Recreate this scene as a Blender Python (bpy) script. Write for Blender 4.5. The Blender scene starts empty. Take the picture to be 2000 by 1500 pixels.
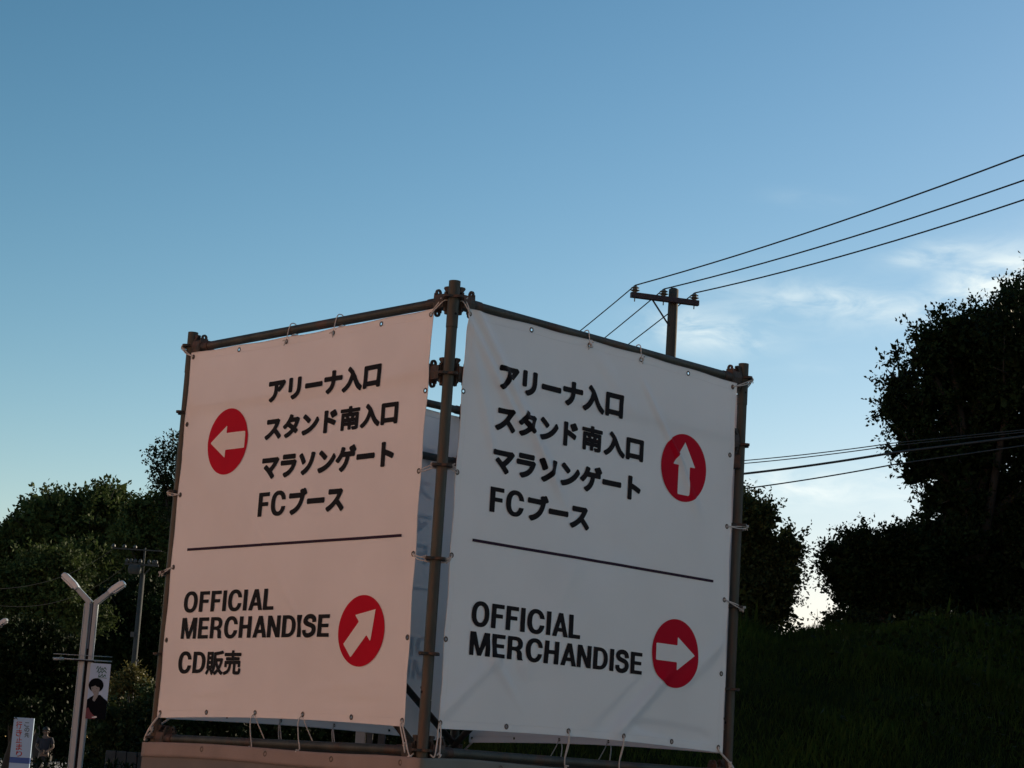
import bpy, bmesh, math, random
import numpy as np
from mathutils import Vector, Matrix
random.seed(7); rng = np.random.default_rng(11)
SC = bpy.context.scene; COL = SC.collection
R_ = math.radians

# ---------------------------------------------------------------- camera
FPX = 3984.6; PITCH = .1931; ROLL = .0631; CAMZ = 1.5
cp, sp = math.cos(PITCH), math.sin(PITCH); cr, sr = math.cos(ROLL), math.sin(ROLL)
FW = Vector((0, cp, sp)); _r = Vector((1, 0, 0)); _u = Vector((0, -sp, cp))
RT = _r * cr + _u * sr; UP = _u * cr - _r * sr
cam = bpy.data.objects.new('camera', bpy.data.cameras.new('camera')); COL.objects.link(cam)
cam.data.sensor_width = 36; cam.data.lens = FPX / 2000 * 36; cam.data.clip_start = .1; cam.data.clip_end = 3000
cam.matrix_world = Matrix(((RT.x, UP.x, -FW.x, 0), (RT.y, UP.y, -FW.y, 0), (RT.z, UP.z, -FW.z, CAMZ), (0, 0, 0, 1)))
SC.camera = cam

def at(px, py, Y):
    """point of the place seen at photo pixel (px, py), at distance Y along the ground"""
    d = FW + RT * ((px - 1000) / FPX) - UP * ((py - 750) / FPX)
    return Vector((0, 0, CAMZ)) + d * (Y / d.y)
def at_z(px, py, z):
    d = FW + RT * ((px - 1000) / FPX) - UP * ((py - 750) / FPX)
    return Vector((0, 0, CAMZ)) + d * ((z - CAMZ) / d.z)

# ---------------------------------------------------------------- world, sun, exposure
SUN_EL, SUN_AZ = 20.0, 50.0            # azimuth clockwise from the view direction (+Y)
w = bpy.data.worlds.new('World'); SC.world = w; w.use_nodes = True
nt = w.node_tree; N = nt.nodes; Lk = nt.links
for n in list(N): N.remove(n)
out = N.new('ShaderNodeOutputWorld'); bg = N.new('ShaderNodeBackground'); bg.inputs[1].default_value = .10
sky = N.new('ShaderNodeTexSky'); sky.sky_type = 'NISHITA'; sky.sun_disc = False
sky.sun_elevation = R_(SUN_EL); sky.sun_rotation = R_(SUN_AZ); sky.altitude = 50
sky.air_density = 1.0; sky.dust_density = .3; sky.ozone_density = 2.2
tc = N.new('ShaderNodeTexCoord')
def vm(op, a, b=None):
    n = N.new('ShaderNodeVectorMath'); n.operation = op
    for i, v in enumerate((a, b)):
        if v is None: continue
        if isinstance(v, bpy.types.NodeSocket): Lk.new(v, n.inputs[i])
        else: n.inputs[i].default_value = v
    return n.outputs['Value'] if op == 'DOT_PRODUCT' else n.outputs[0]
def mt(op, a, b=None, c=None, clamp=False):
    n = N.new('ShaderNodeMath'); n.operation = op; n.use_clamp = clamp
    for i, v in enumerate((a, b, c)):
        if v is None: continue
        if isinstance(v, bpy.types.NodeSocket): Lk.new(v, n.inputs[i])
        else: n.inputs[i].default_value = v
    return n.outputs[0]
D = tc.outputs['Generated']
# thin cirrus wisps: drifting streaks low in the sky, each a soft patch broken up by noise
mp = N.new('ShaderNodeMapping'); Lk.new(D, mp.inputs[0]); mp.inputs['Scale'].default_value = (9, 9, 26); mp.inputs['Rotation'].default_value = (0, R_(-6), 0)
nz = N.new('ShaderNodeTexNoise'); Lk.new(mp.outputs[0], nz.inputs['Vector']); nz.inputs['Scale'].default_value = 3.6; nz.inputs['Detail'].default_value = 8; nz.inputs['Roughness'].default_value = .58; nz.inputs['Distortion'].default_value = .6
cl = mt('MULTIPLY_ADD', nz.outputs[0], 3.4, -1.25, clamp=True)
tot = None
for (px, py, wx, wy, amp, tilt) in ((1375, 648, 82, 30, .95, .12), (1650, 590, 120, 24, .6, .10), (1815, 497, 66, 18, .55, -.15), (1955, 555, 80, 44, 1.25, -.15),
                              (1600, 952, 210, 30, 1.15, .0), (1570, 388, 60, 14, .10, .1), (1480, 600, 150, 60, .16, .1), (1850, 610, 190, 40, .2, .0), (2120, 520, 140, 60, .4, -.1), (1640, 716, 90, 10, .12, 0),
                              (2500, 700, 300, 40, .4, 0), (-900, 900, 260, 30, .3, 0), (-2600, 700, 500, 60, .3, 0), (4200, 800, 500, 60, .4, 0)):
    c = (at(px, py, 1) - Vector((0, 0, CAMZ))).normalized()
    ax = (RT * math.cos(tilt) - UP * math.sin(tilt)); ay = (UP * math.cos(tilt) + RT * math.sin(tilt))
    q = vm('SUBTRACT', D, tuple(c))
    a = mt('MULTIPLY', vm('DOT_PRODUCT', q, tuple(ax)), FPX / wx); b = mt('MULTIPLY', vm('DOT_PRODUCT', q, tuple(ay)), FPX / wy)
    e = mt('EXPONENT', mt('MULTIPLY', mt('ADD', mt('MULTIPLY', a, a), mt('MULTIPLY', b, b)), -.7))
    e = mt('MULTIPLY', e, amp); tot = e if tot is None else mt('ADD', tot, e)
dens = mt('MULTIPLY', tot, mt('MULTIPLY_ADD', cl, .85, .15), clamp=True)
# the phone's contrast curve, the same for the whole dome
sep = N.new('ShaderNodeSeparateColor'); Lk.new(sky.outputs[0], sep.inputs[0]); cmb = N.new('ShaderNodeCombineColor')
for i, (k_, g_, cap) in enumerate(((9.2, 1.95, 1.25), (3.9, 1.53, 1.2), (3.35, 1.6, 1.15))):
    v_ = mt('MULTIPLY', mt('POWER', mt('MULTIPLY', sep.outputs[i], .06), g_), k_ * 10)
    # soft ceiling towards the sun
    v_ = mt('DIVIDE', v_, mt('POWER', mt('ADD', mt('POWER', mt('DIVIDE', v_, cap * 10), 3.0), 1.0), .3333)); Lk.new(v_, cmb.inputs[i])
mx = N.new('ShaderNodeMix'); mx.data_type = 'RGBA'; Lk.new(dens, mx.inputs[0]); Lk.new(cmb.outputs[0], mx.inputs[6]); mx.inputs[7].default_value = (8.0, 8.9, 8.9, 1)
Lk.new(mx.outputs[2], bg.inputs[0]); Lk.new(bg.outputs[0], out.inputs[0])

sun = bpy.data.objects.new('sun', bpy.data.lights.new('sun', 'SUN')); COL.objects.link(sun)
sun.data.energy = 5.0; sun.data.angle = R_(.5); sun.data.color = (1, .82, .60)
sd = Vector((math.sin(R_(SUN_AZ)) * math.cos(R_(SUN_EL)), math.cos(R_(SUN_AZ)) * math.cos(R_(SUN_EL)), math.sin(R_(SUN_EL))))
sun.rotation_euler = sd.to_track_quat('Z', 'Y').to_euler(); sun.location = (30, 40, 40)
SC.view_settings.view_transform = 'Standard'; SC.view_settings.look = 'None'; SC.view_settings.gamma = 1; SC.view_settings.exposure = .15
SC.view_settings.use_curve_mapping = False
SC.render.engine = 'CYCLES'; SC.cycles.max_bounces = 6; SC.cycles.diffuse_bounces = 3; SC.cycles.transparent_max_bounces = 8

# ---------------------------------------------------------------- object helpers
ORG = {}
def org(o): return ORG.get(o.name, Vector((0, 0, 0)))
def thing(name, label, cat, loc=(0, 0, 0), group=None):
    o = bpy.data.objects.new(name, None); COL.objects.link(o); o.location = loc; ORG[o.name] = Vector(loc)
    o.empty_display_size = .2
    tag(o, label, cat, group); return o
def tag(o, label=None, cat=None, group=None, kind=None):
    if label: o['label'] = label
    if cat: o['category'] = cat
    if group: o['group'] = group
    if kind: o['kind'] = kind
    return o
def put(name, me, mat, parent=None, loc=None, label=None, kind=None):
    """mesh object; vertices are in world space unless loc is given"""
    o = bpy.data.objects.new(name, me); COL.objects.link(o)
    if mat is not None and not me.materials: me.materials.append(mat)
    L = Vector(loc) if loc is not None else Vector((0, 0, 0))
    if parent is not None:
        o.parent = parent; o.location = L - org(parent)
    else: o.location = L
    ORG[o.name] = L
    if label: o['label'] = label
    if kind: o['kind'] = kind
    return o
def smooth(me, on=True):
    me.polygons.foreach_set('use_smooth', [on] * len(me.polygons)); return me
def mesh(name, v, f, sm=False):
    me = bpy.data.meshes.new(name); me.from_pydata([tuple(p) for p in v], [], f); me.update()
    if sm: smooth(me)
    return me
class MB:
    def __init__(s): s.v = []; s.f = []
    def add(s, v, f):
        k = len(s.v); s.v += [Vector(p) for p in v]; s.f += [tuple(i + k for i in q) for q in f]
    def box(s, c, sx, sy, sz, M=None):
        v = [Vector((x * sx / 2, y * sy / 2, z * sz / 2)) for x in (-1, 1) for y in (-1, 1) for z in (-1, 1)]
        if M is not None: v = [M @ p for p in v]
        v = [p + Vector(c) for p in v]
        s.add(v, [(0, 1, 3, 2), (4, 6, 7, 5), (0, 4, 5, 1), (2, 3, 7, 6), (0, 2, 6, 4), (1, 5, 7, 3)])
    def tube(s, pts, r, n=12, cap=True, sq=False):
        pts = [Vector(p) for p in pts]; rs = r if isinstance(r, (list, tuple)) else [r] * len(pts)
        rings = []; prev = None
        for i, p in enumerate(pts):
            t = (pts[min(i + 1, len(pts) - 1)] - pts[max(i - 1, 0)]).normalized()
            if prev is None: a = t.orthogonal().normalized()
            else: a = (prev - t * prev.dot(t)).normalized()
            prev = a; b = t.cross(a)
            rings.append([p + (a * math.cos(2 * math.pi * k / n) + b * math.sin(2 * math.pi * k / n)) * rs[i] for k in range(n)])
        v = [q for g in rings for q in g]; f = []
        for i in range(len(pts) - 1):
            for k in range(n): f.append((i * n + k, i * n + (k + 1) % n, (i + 1) * n + (k + 1) % n, (i + 1) * n + k))
        if cap: f.append(tuple(range(n - 1, -1, -1))); f.append(tuple((len(pts) - 1) * n + k for k in range(n)))
        s.add(v, f)
    def prism(s, poly, o, a, b, n, t):
        """extrude 2D poly (in axes a,b at o) by t along n, centred"""
        o = Vector(o); k = len(poly); lo = [o + a * x + b * y - n * t / 2 for x, y in poly]; hi = [p + n * t for p in lo]
        s.add(lo + hi, [tuple(range(k - 1, -1, -1)), tuple(range(k, 2 * k))] + [(i, (i + 1) % k, (i + 1) % k + k, i + k) for i in range(k)])
    def mesh(s, name, sm=False): return mesh(name, s.v, s.f, sm)
def bevel(o, wd=.003, seg=2):
    m = o.modifiers.new('bevel', 'BEVEL'); m.width = wd; m.segments = seg; m.limit_method = 'ANGLE'; m.angle_limit = R_(40); return o
def ring_v(c, ax, ay, r, n=16): return [c + ax * math.cos(2 * math.pi * i / n) * r + ay * math.sin(2 * math.pi * i / n) * r for i in range(n)]

# ---------------------------------------------------------------- materials
def mat(name, col, rough=.7, metal=0, var=0, vscale=8, bump=0, bscale=60, col2=None, mixscale=5, mixlo=.45, mixhi=.6, spec=.5, stretch=None, island=0, transl=0, tcol=None, detail=4):
    m = bpy.data.materials.new(name); m.use_nodes = True; t = m.node_tree; nn = t.nodes; lk = t.links
    b = nn['Principled BSDF']; b.inputs['Roughness'].default_value = rough; b.inputs['Metallic'].default_value = metal
    b.inputs['Specular IOR Level'].default_value = spec
    tcn = nn.new('ShaderNodeTexCoord'); src = tcn.outputs['Object']
    if stretch:
        mp = nn.new('ShaderNodeMapping'); lk.new(src, mp.inputs[0]); mp.inputs['Scale'].default_value = stretch; src = mp.outputs[0]
    cur = None
    rgb = nn.new('ShaderNodeRGB'); rgb.outputs[0].default_value = (*col, 1); cur = rgb.outputs[0]
    if col2:
        n = nn.new('ShaderNodeTexNoise'); n.inputs['Scale'].default_value = mixscale; n.inputs['Detail'].default_value = detail + 2; n.inputs['Roughness'].default_value = .62; lk.new(src, n.inputs['Vector'])
        rp = nn.new('ShaderNodeMapRange'); rp.inputs[1].default_value = mixlo; rp.inputs[2].default_value = mixhi; lk.new(n.outputs[0], rp.inputs[0])
        mxx = nn.new('ShaderNodeMix'); mxx.data_type = 'RGBA'; lk.new(rp.outputs[0], mxx.inputs[0]); lk.new(cur, mxx.inputs[6]); mxx.inputs[7].default_value = (*col2, 1); cur = mxx.outputs[2]
    if var or island:
        hs = nn.new('ShaderNodeHueSaturation'); lk.new(cur, hs.inputs['Color']); v = None
        if var:
            n = nn.new('ShaderNodeTexNoise'); n.inputs['Scale'].default_value = vscale; n.inputs['Detail'].default_value = detail; lk.new(src, n.inputs['Vector'])
            rp = nn.new('ShaderNodeMapRange'); rp.inputs[1].default_value = .3; rp.inputs[2].default_value = .7; rp.inputs[3].default_value = 1 - var; rp.inputs[4].default_value = 1 + var; lk.new(n.outputs[0], rp.inputs[0]); v = rp.outputs[0]
        if island:
            g = nn.new('ShaderNodeNewGeometry'); rp = nn.new('ShaderNodeMapRange'); rp.inputs[3].default_value = 1 - island; rp.inputs[4].default_value = 1 + island; lk.new(g.outputs['Random Per Island'], rp.inputs[0])
            if v is None: v = rp.outputs[0]
            else:
                ml = nn.new('ShaderNodeMath'); ml.operation = 'MULTIPLY'; lk.new(v, ml.inputs[0]); lk.new(rp.outputs[0], ml.inputs[1]); v = ml.outputs[0]
        lk.new(v, hs.inputs['Value']); cur = hs.outputs[0]
    lk.new(cur, b.inputs['Base Color'])
    if bump:
        n = nn.new('ShaderNodeTexNoise'); n.inputs['Scale'].default_value = bscale; n.inputs['Detail'].default_value = 5; lk.new(src, n.inputs['Vector'])
        bp = nn.new('ShaderNodeBump'); bp.inputs['Strength'].default_value = bump; bp.inputs['Distance'].default_value = .01; lk.new(n.outputs[0], bp.inputs['Height']); lk.new(bp.outputs[0], b.inputs['Normal'])
    if transl:
        tr = nn.new('ShaderNodeBsdfTranslucent'); 
        if tcol: tr.inputs[0].default_value = (*tcol, 1)
        else: lk.new(cur, tr.inputs[0])
        ms = nn.new('ShaderNodeMixShader'); ms.inputs[0].default_value = transl; lk.new(b.outputs[0], ms.inputs[1]); lk.new(tr.outputs[0], ms.inputs[2])
        lk.new(ms.outputs[0], nn['Material Output'].inputs[0])
    return m
M_pipe = mat('scaffold_steel', (.046, .052, .046), .55, .35, var=.35, vscale=9, bump=.25, bscale=90, col2=(.075, .046, .034), mixscale=6, mixlo=.50, mixhi=.64, stretch=(1, 1, .35))
M_cast = mat('cast_coupler', (.035, .034, .032), .6, .3, var=.3, vscale=30, bump=.3, bscale=120, col2=(.07, .04, .03), mixscale=20)
M_white = mat('white_tarpaulin', (.79, .84, .88), .34, 0, var=.035, vscale=2.5, transl=.20, spec=.5, tcol=(.78, .74, .70))
M_neutral = mat('neutral_tarpaulin', (.82, .82, .82), .6, 0, var=.04, vscale=2.5, transl=.16, spec=.25)  # neutral cloth; its pink cast comes from bounced light
M_ink = mat('black_print', (.009, .008, .011), .5, 0, var=.15, vscale=6, spec=.07)
M_red = mat('red_print', (.44, .001, .020), .5, 0, var=.06, vscale=5, spec=.06)
M_div = mat('dark_plum_print', (.030, .016, .036), .7, spec=.15)
M_eye = mat('grommet_brass', (.12, .10, .085), .45, .6)
M_cord = mat('white_cord', (.50, .50, .49), .8, var=.12, vscale=90)
M_skirtL = mat('skirt_warm_lit', (.125, .120, .118), .7, var=.1, vscale=4, bump=.15, bscale=120)  # warm lit side of one wrapped sheet, the light painted in
M_skirtLh = mat('hem_warm_lit', (.24, .20, .185), .7, var=.12, vscale=5, bump=.15, bscale=120)  # doubled cloth is paler; the rosy tint paints in warm light
M_skirtR = mat('skirt_shade_side', (.115, .125, .120), .7, var=.12, vscale=4, bump=.15, bscale=120)  # shaded side of the same sheet and hem, cool tone painted in
M_skirtRh = mat('hem_shade_side', (.15, .16, .145), .7, var=.12, vscale=5, bump=.15, bscale=120)
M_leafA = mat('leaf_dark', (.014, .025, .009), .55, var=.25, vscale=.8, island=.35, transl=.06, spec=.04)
M_leafB = mat('leaf_olive', (.056, .080, .024), .7, var=.3, vscale=.7, island=.3, transl=.22, spec=.15)
M_leafC = mat('leaf_mid', (.036, .052, .018), .6, var=.25, vscale=.7, island=.45, transl=.16, spec=.15)
M_leafY = mat('leaf_yellow_green', (.115, .105, .032), .6, var=.3, vscale=1.5, island=.4, transl=.25, spec=.25)
M_bark = mat('bark', (.030, .026, .021), .9, var=.35, vscale=6, bump=.8, bscale=30, stretch=(1, 1, .25))
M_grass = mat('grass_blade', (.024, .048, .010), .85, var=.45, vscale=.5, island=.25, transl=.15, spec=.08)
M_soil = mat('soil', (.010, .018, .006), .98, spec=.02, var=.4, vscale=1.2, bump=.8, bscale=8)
M_asph = mat('asphalt', (.055, .055, .055), .9, var=.2, vscale=2, bump=.4, bscale=60)
M_path = mat('concrete_paving', (.30, .30, .29), .85, var=.15, vscale=1.2, bump=.3, bscale=40)
M_conc = mat('concrete', (.06, .06, .058), .85, var=.2, vscale=4, bump=.3, bscale=50)
M_upole = mat('weathered_pole', (.06, .056, .046), .85, var=.3, vscale=4, bump=.4, bscale=40, stretch=(1, 1, .2))
M_upole2 = mat('grey_concrete_pole', (.05, .053, .052), .85, var=.25, vscale=4, bump=.3, bscale=40)
M_arm = mat('painted_crossarm', (.060, .040, .046), .6, .3, var=.25, vscale=10)
M_ins = mat('glazed_insulator', (.13, .13, .11), .25)
M_wire = mat('wire_black', (.018, .020, .024), .6)
M_wireg = mat('wire_grey', (.012, .013, .015), .9, spec=.05)
M_porc = mat('grey_porcelain', (.07, .073, .075), .5, spec=.2)
M_lamp = mat('galvanised_grey', (.34, .38, .40), .45, .2, var=.08, vscale=5, stretch=(1, 1, .2))
M_lamph = mat('lamp_housing', (.50, .55, .58), .35, .2, var=.06, vscale=10)
M_lens = mat('lamp_lens', (.70, .72, .73), .3)
M_cable = mat('blue_cable_sheath', (.05, .09, .14), .5)
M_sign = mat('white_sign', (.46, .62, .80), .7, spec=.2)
M_signb = mat('blue_sign', (.02, .10, .36), .5)
M_signr = mat('red_letter', (.42, .025, .02), .6)
M_signk = mat('dark_letter', (.015, .045, .06), .6)
M_skin = mat('skin', (.13, .08, .058), .55)
M_shirt = mat('navy_shirt', (.018, .020, .032), .85, var=.2, vscale=10)
M_trou = mat('black_trousers', (.012, .012, .014), .85, var=.2, vscale=10)
M_hair = mat('black_hair', (.010, .009, .009), .6, var=.3, vscale=60)
M_rail = mat('pale_rail', (.42, .42, .40), .5, .2)
M_wall = mat('render_wall', (.32, .31, .29), .85, var=.12, vscale=1)
M_roof = mat('grey_roof', (.30, .31, .33), .45, .3, var=.2, vscale=3)
M_green = mat('green_script', (.02, .11, .08), .6)
M_maroon = mat('maroon_print', (.16, .035, .05), .6)
M_skinp = mat('printed_skin', (.30, .29, .28), .7, spec=.1)
M_flag = mat('pale_lilac_flag', (.50, .60, .74), .6, transl=.2)
M_pplnk = mat('dark_print', (.006, .007, .010), .8, spec=.03)

# ---------------------------------------------------------------- ground
def gz(x, y):
    z = 0.0
    t = min(max((y - 22) / 40, 0), 1); z += .55 * t * t * (3 - 2 * t)
    t = min(max((y - 60) / 15, 0), 1); z += .70 * t * t * (3 - 2 * t)
    return z
def grid_mesh(name, xs, ys, fz):
    v = [(x, y, fz(x, y)) for y in ys for x in xs]; nx = len(xs)
    return mesh(name, v, [(j * nx + i, j * nx + i + 1, (j + 1) * nx + i + 1, (j + 1) * nx + i) for j in range(len(ys) - 1) for i in range(nx - 1)], True)
xs = [-1500, -600, -200, -90] + list(np.linspace(-60, 60, 49)) + [90, 200, 600, 1500]
ys = [-300, -100, -30] + list(np.linspace(-10, 140, 76)) + [180, 300, 700, 1500]
g = put('ground', grid_mesh('ground', xs, ys, gz), M_asph); tag(g, kind='structure')
pth = put('paved_path', grid_mesh('paved_path', list(np.linspace(-40, -4, 13)), list(np.linspace(50, 77, 39)), lambda x, y: gz(x, y) + .006), M_path); tag(pth, kind='structure')

pz_ = put('bounce_paving', grid_mesh('bounce_paving', list(np.linspace(-26, 22, 49)), list(np.linspace(-34, 20, 55)), lambda x, y: gz(x, y) + .005), mat('pale_bounce_paving', (.34, .31, .27), .85, var=.12, vscale=1.5, bump=.2, bscale=30)); tag(pz_, kind='structure')  # unseen pale ground added to bounce sunlight onto the banners
# embankment: a long grassy bank behind and to the right of the tower
def sstep(a, b, t):
    t = min(max((t - a) / (b - a), 0), 1); return t * t * (3 - 2 * t)
def bank(x, y):
    crest = 4.05 + .09 * (x - 3.6) if x > 3.6 else 4.05 - .20 * (3.6 - x)
    crest = max(crest, 2.6); crest = min(crest, 5.2)
    h = crest * (.42 * sstep(17, 27, y) + .58 * sstep(22, 32.5, y))
    h += .10 * math.sin(x * 1.7 + y * .6) * math.sin(y * 1.1 + x * .4) * sstep(18, 24, y) + .06 * math.sin(x * 3.9) * sstep(22, 30, y)
    h *= sstep(-2.1, .9, x)
    return h - .05
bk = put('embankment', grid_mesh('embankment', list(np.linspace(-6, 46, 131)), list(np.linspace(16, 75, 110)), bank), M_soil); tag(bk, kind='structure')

# ---------------------------------------------------------------- foliage
def leaf_mesh(name, c, ax, sz, wid=.55, matn=None):
    """c centres (n,3), ax leaf directions (n,3), sz lengths (n)"""
    n = len(c); ax = ax / np.linalg.norm(ax, axis=1)[:, None]
    rv = rng.normal(size=(n, 3)); sd_ = np.cross(ax, rv); sd_ /= np.linalg.norm(sd_, axis=1)[:, None]; nn = np.cross(ax, sd_)
    L = sz[:, None]; W = L * wid * .5
    v = np.empty((n, 4, 3)); v[:, 0] = c; v[:, 1] = c + ax * L * .5 + sd_ * W + nn * L * .1; v[:, 2] = c + ax * L; v[:, 3] = c + ax * L * .5 - sd_ * W + nn * L * .1
    me = bpy.data.meshes.new(name); me.vertices.add(n * 4); me.vertices.foreach_set('co', v.reshape(-1).astype(np.float32))
    me.loops.add(n * 4); me.loops.foreach_set('vertex_index', np.arange(n * 4, dtype=np.int32))
    me.polygons.add(n); me.polygons.foreach_set('loop_start', np.arange(0, n * 4, 4, dtype=np.int32))
    try: me.polygons.foreach_set('loop_total', np.full(n, 4, dtype=np.int32))
    except Exception: pass
    me.update(calc_edges=True); me.validate(); 
    return me
def crown_mesh(name, lobes, sprigs, per, leaf, sprig_len, up=.35, inner=.5, innersz=2.2, shell=(.45, 1.04), flat=.85, bumps=9, gap=.0, spray=0):
    """lobes: (centre, radius); sprigs reach out of each lobe, leaves along them"""
    big_ = lobes; lobes = []
    for c_, r_ in big_:
        lobes.append((Vector(c_), r_ * .80))
        for _ in range(bumps):
            d_ = Vector(rng.normal(size=3)).normalized(); rr_ = r_ * rng.uniform(.20, .46); lobes.append((Vector(c_) + d_ * (r_ * rng.uniform(.92, 1.08) - rr_ * .85), rr_))
        for _ in range(spray):
            d_ = Vector(rng.normal(size=3)); d_.z = abs(d_.z) * .6 + d_.z * .4; d_.normalize(); rr_ = r_ * rng.uniform(.10, .20); lobes.append((Vector(c_) + d_ * (r_ * rng.uniform(1.02, 1.2)), rr_))
    C = np.array([list(l[0]) for l in lobes]); Rr = np.array([l[1] for l in lobes]); p = Rr ** 2; p /= p.sum()
    k = rng.choice(len(lobes), sprigs, p=p); d = rng.normal(size=(sprigs, 3)); d /= np.linalg.norm(d, axis=1)[:, None]
    rad = rng.uniform(0, 1, sprigs) ** .45; rad = shell[0] + (shell[1] - shell[0]) * rad
    # uneven surface: lumps
    lump = 1 + .13 * np.sin(d[:, 0] * 7 + k) * np.sin(d[:, 2] * 8 + k * 2) + .10 * np.sin(d[:, 0] * 17 + k * 3) * np.sin(d[:, 2] * 19 + 1)
    P = C[k] + d * (Rr[k] * rad * lump)[:, None] * np.array([1, 1, flat])
    axs = d + rng.normal(size=d.shape) * .45 + np.array([0, 0, up]); axs /= np.linalg.norm(axs, axis=1)[:, None]
    ln = sprig_len * rng.uniform(.5, 1.4, sprigs); long_ = rng.uniform(size=sprigs) < .03; ln = np.where(long_, ln * 1.5, ln)
    t = np.tile(np.linspace(0, 1, per), (sprigs, 1)) + rng.uniform(-.05, .05, (sprigs, per))
    c = P[:, None, :] + axs[:, None, :] * (t * ln[:, None])[:, :, None]
    spread = (1 - .6 * t)[:, :, None]
    c = c + rng.normal(size=c.shape) * leaf * .62 * spread
    la = axs[:, None, :] * .6 + rng.normal(size=c.shape) * .7
    sz = leaf * rng.uniform(.6, 1.3, (sprigs, per))
    c = c.reshape(-1, 3); la = la.reshape(-1, 3); sz = sz.reshape(-1)
    ni = int(inner * sprigs * 2)
    k = rng.choice(len(lobes), ni, p=p); d = rng.normal(size=(ni, 3)); d /= np.linalg.norm(d, axis=1)[:, None]
    ci = C[k] + d * (Rr[k] * .78 * rng.uniform(.2, 1, ni) ** .5)[:, None] * np.array([1, 1, flat])
    c = np.concatenate([c, ci]); la = np.concatenate([la, rng.normal(size=ci.shape)]); sz = np.concatenate([sz, leaf * innersz * rng.uniform(.6, 1.3, ni)])
    if gap:      # openings where no twigs grow
        f_ = np.sin(c[:, 0] * 3.1 + 1.3 + .8 * np.sin(c[:, 2] * 2.3)) * np.sin(c[:, 2] * 3.7 + .5 * c[:, 1] + np.sin(c[:, 0] * 1.7)) + .35 * np.sin(c[:, 0] * 9 + c[:, 2] * 5) * np.sin(c[:, 2] * 11 - c[:, 0] * 4)
        k_ = (f_ < gap) | (rng.uniform(size=len(c)) < .06); c, la, sz = c[k_], la[k_], sz[k_]
    return leaf_mesh(name, c, la, sz)
def limbs(mb, base, top, r0, lobes, twig=True):
    base = Vector(base); top = Vector(top); n = 7; pts = []
    bend = Vector((random.uniform(-.3, .3), random.uniform(-.2, .2), 0)) * (top - base).length * .12
    for i in range(n + 1):
        t = i / n; pts.append(base.lerp(top, t) + bend * math.sin(t * math.pi))
    mb.tube(pts, [r0 * (1.25 if i == 0 else 1 - .55 * i / n) for i in range(n + 1)], 10)
    for c, rr in lobes:
        c = Vector(c); s = pts[random.randint(n // 2, n)]; mid = s.lerp(c, .5) + Vector((0, 0, .12 * (c - s).length)) + Vector((random.uniform(-.1, .1), random.uniform(-.1, .1), 0)) * rr
        mb.tube([s, s.lerp(mid, .5), mid, mid.lerp(c, .6), c], [r0 * .42, r0 * .36, r0 * .3, r0 * .22, r0 * .12], 7)
        if twig:
            for _ in range(7):
                d = Vector((random.gauss(0, 1), random.gauss(0, 1), random.gauss(.3, .8))).normalized(); e = c + d * rr * .95
                s2 = mid.lerp(c, random.uniform(.3, 1)); m2 = s2.lerp(e, .5) + Vector((random.uniform(-1, 1), random.uniform(-1, 1), random.uniform(-1, 1))) * rr * .12
                mb.tube([s2, m2, e], [r0 * .13, r0 * .08, r0 * .03], 5)
def tree(name, label, Y, lobes_px, base, r0, sprigs, per, leaf, sprig_len, m, group=None, topz=None, zb=None, **kw):
    """lobes_px: (px, py, rpx, depth shift)"""
    lobes = []
    for (px, py, rp, dy) in lobes_px:
        lobes.append((at(px, py, Y + dy), rp / FPX * Y))
    b = at(base[0], base[1], Y); bx = b.x; gzv = zb if zb is not None else gz(bx, Y)
    t = thing(name, label, 'tree', (bx, Y, gzv), group)
    put('crown', crown_mesh(name + '_crown', lobes, sprigs, per, leaf, sprig_len, **kw), m, t)
    mb = MB(); top = sum((Vector(l[0]) for l in lobes), Vector()) / len(lobes); top.z -= (top.z - gzv) * .1
    limbs(mb, (bx, Y, gzv - .2), top, r0, lobes); put('trunk', mb.mesh('trunk', True), M_bark, t)
    return t

BY = 38.0
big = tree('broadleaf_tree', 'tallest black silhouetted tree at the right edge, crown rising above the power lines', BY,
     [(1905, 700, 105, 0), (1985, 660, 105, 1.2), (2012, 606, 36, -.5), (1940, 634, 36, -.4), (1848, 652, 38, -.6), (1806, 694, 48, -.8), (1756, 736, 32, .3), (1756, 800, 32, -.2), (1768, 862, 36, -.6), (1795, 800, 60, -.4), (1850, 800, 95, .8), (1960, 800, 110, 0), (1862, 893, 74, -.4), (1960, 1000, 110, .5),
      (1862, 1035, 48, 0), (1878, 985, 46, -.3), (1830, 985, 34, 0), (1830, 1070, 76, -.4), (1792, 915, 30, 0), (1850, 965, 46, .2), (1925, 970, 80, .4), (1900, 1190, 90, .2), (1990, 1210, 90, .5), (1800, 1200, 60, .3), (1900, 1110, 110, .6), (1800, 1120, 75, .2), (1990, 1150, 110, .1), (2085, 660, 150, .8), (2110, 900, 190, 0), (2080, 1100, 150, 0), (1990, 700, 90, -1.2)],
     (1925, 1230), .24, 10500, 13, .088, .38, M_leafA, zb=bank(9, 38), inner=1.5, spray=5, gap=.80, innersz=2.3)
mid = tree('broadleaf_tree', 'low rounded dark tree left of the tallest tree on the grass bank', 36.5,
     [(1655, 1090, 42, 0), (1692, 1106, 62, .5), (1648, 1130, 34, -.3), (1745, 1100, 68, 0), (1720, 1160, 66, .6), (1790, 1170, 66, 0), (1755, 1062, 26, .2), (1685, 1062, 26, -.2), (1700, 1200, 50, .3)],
     (1735, 1240), .13, 3400, 13, .076, .30, M_leafA, zb=bank(6, 36.5), inner=1.7, spray=4, gap=.95)
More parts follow.
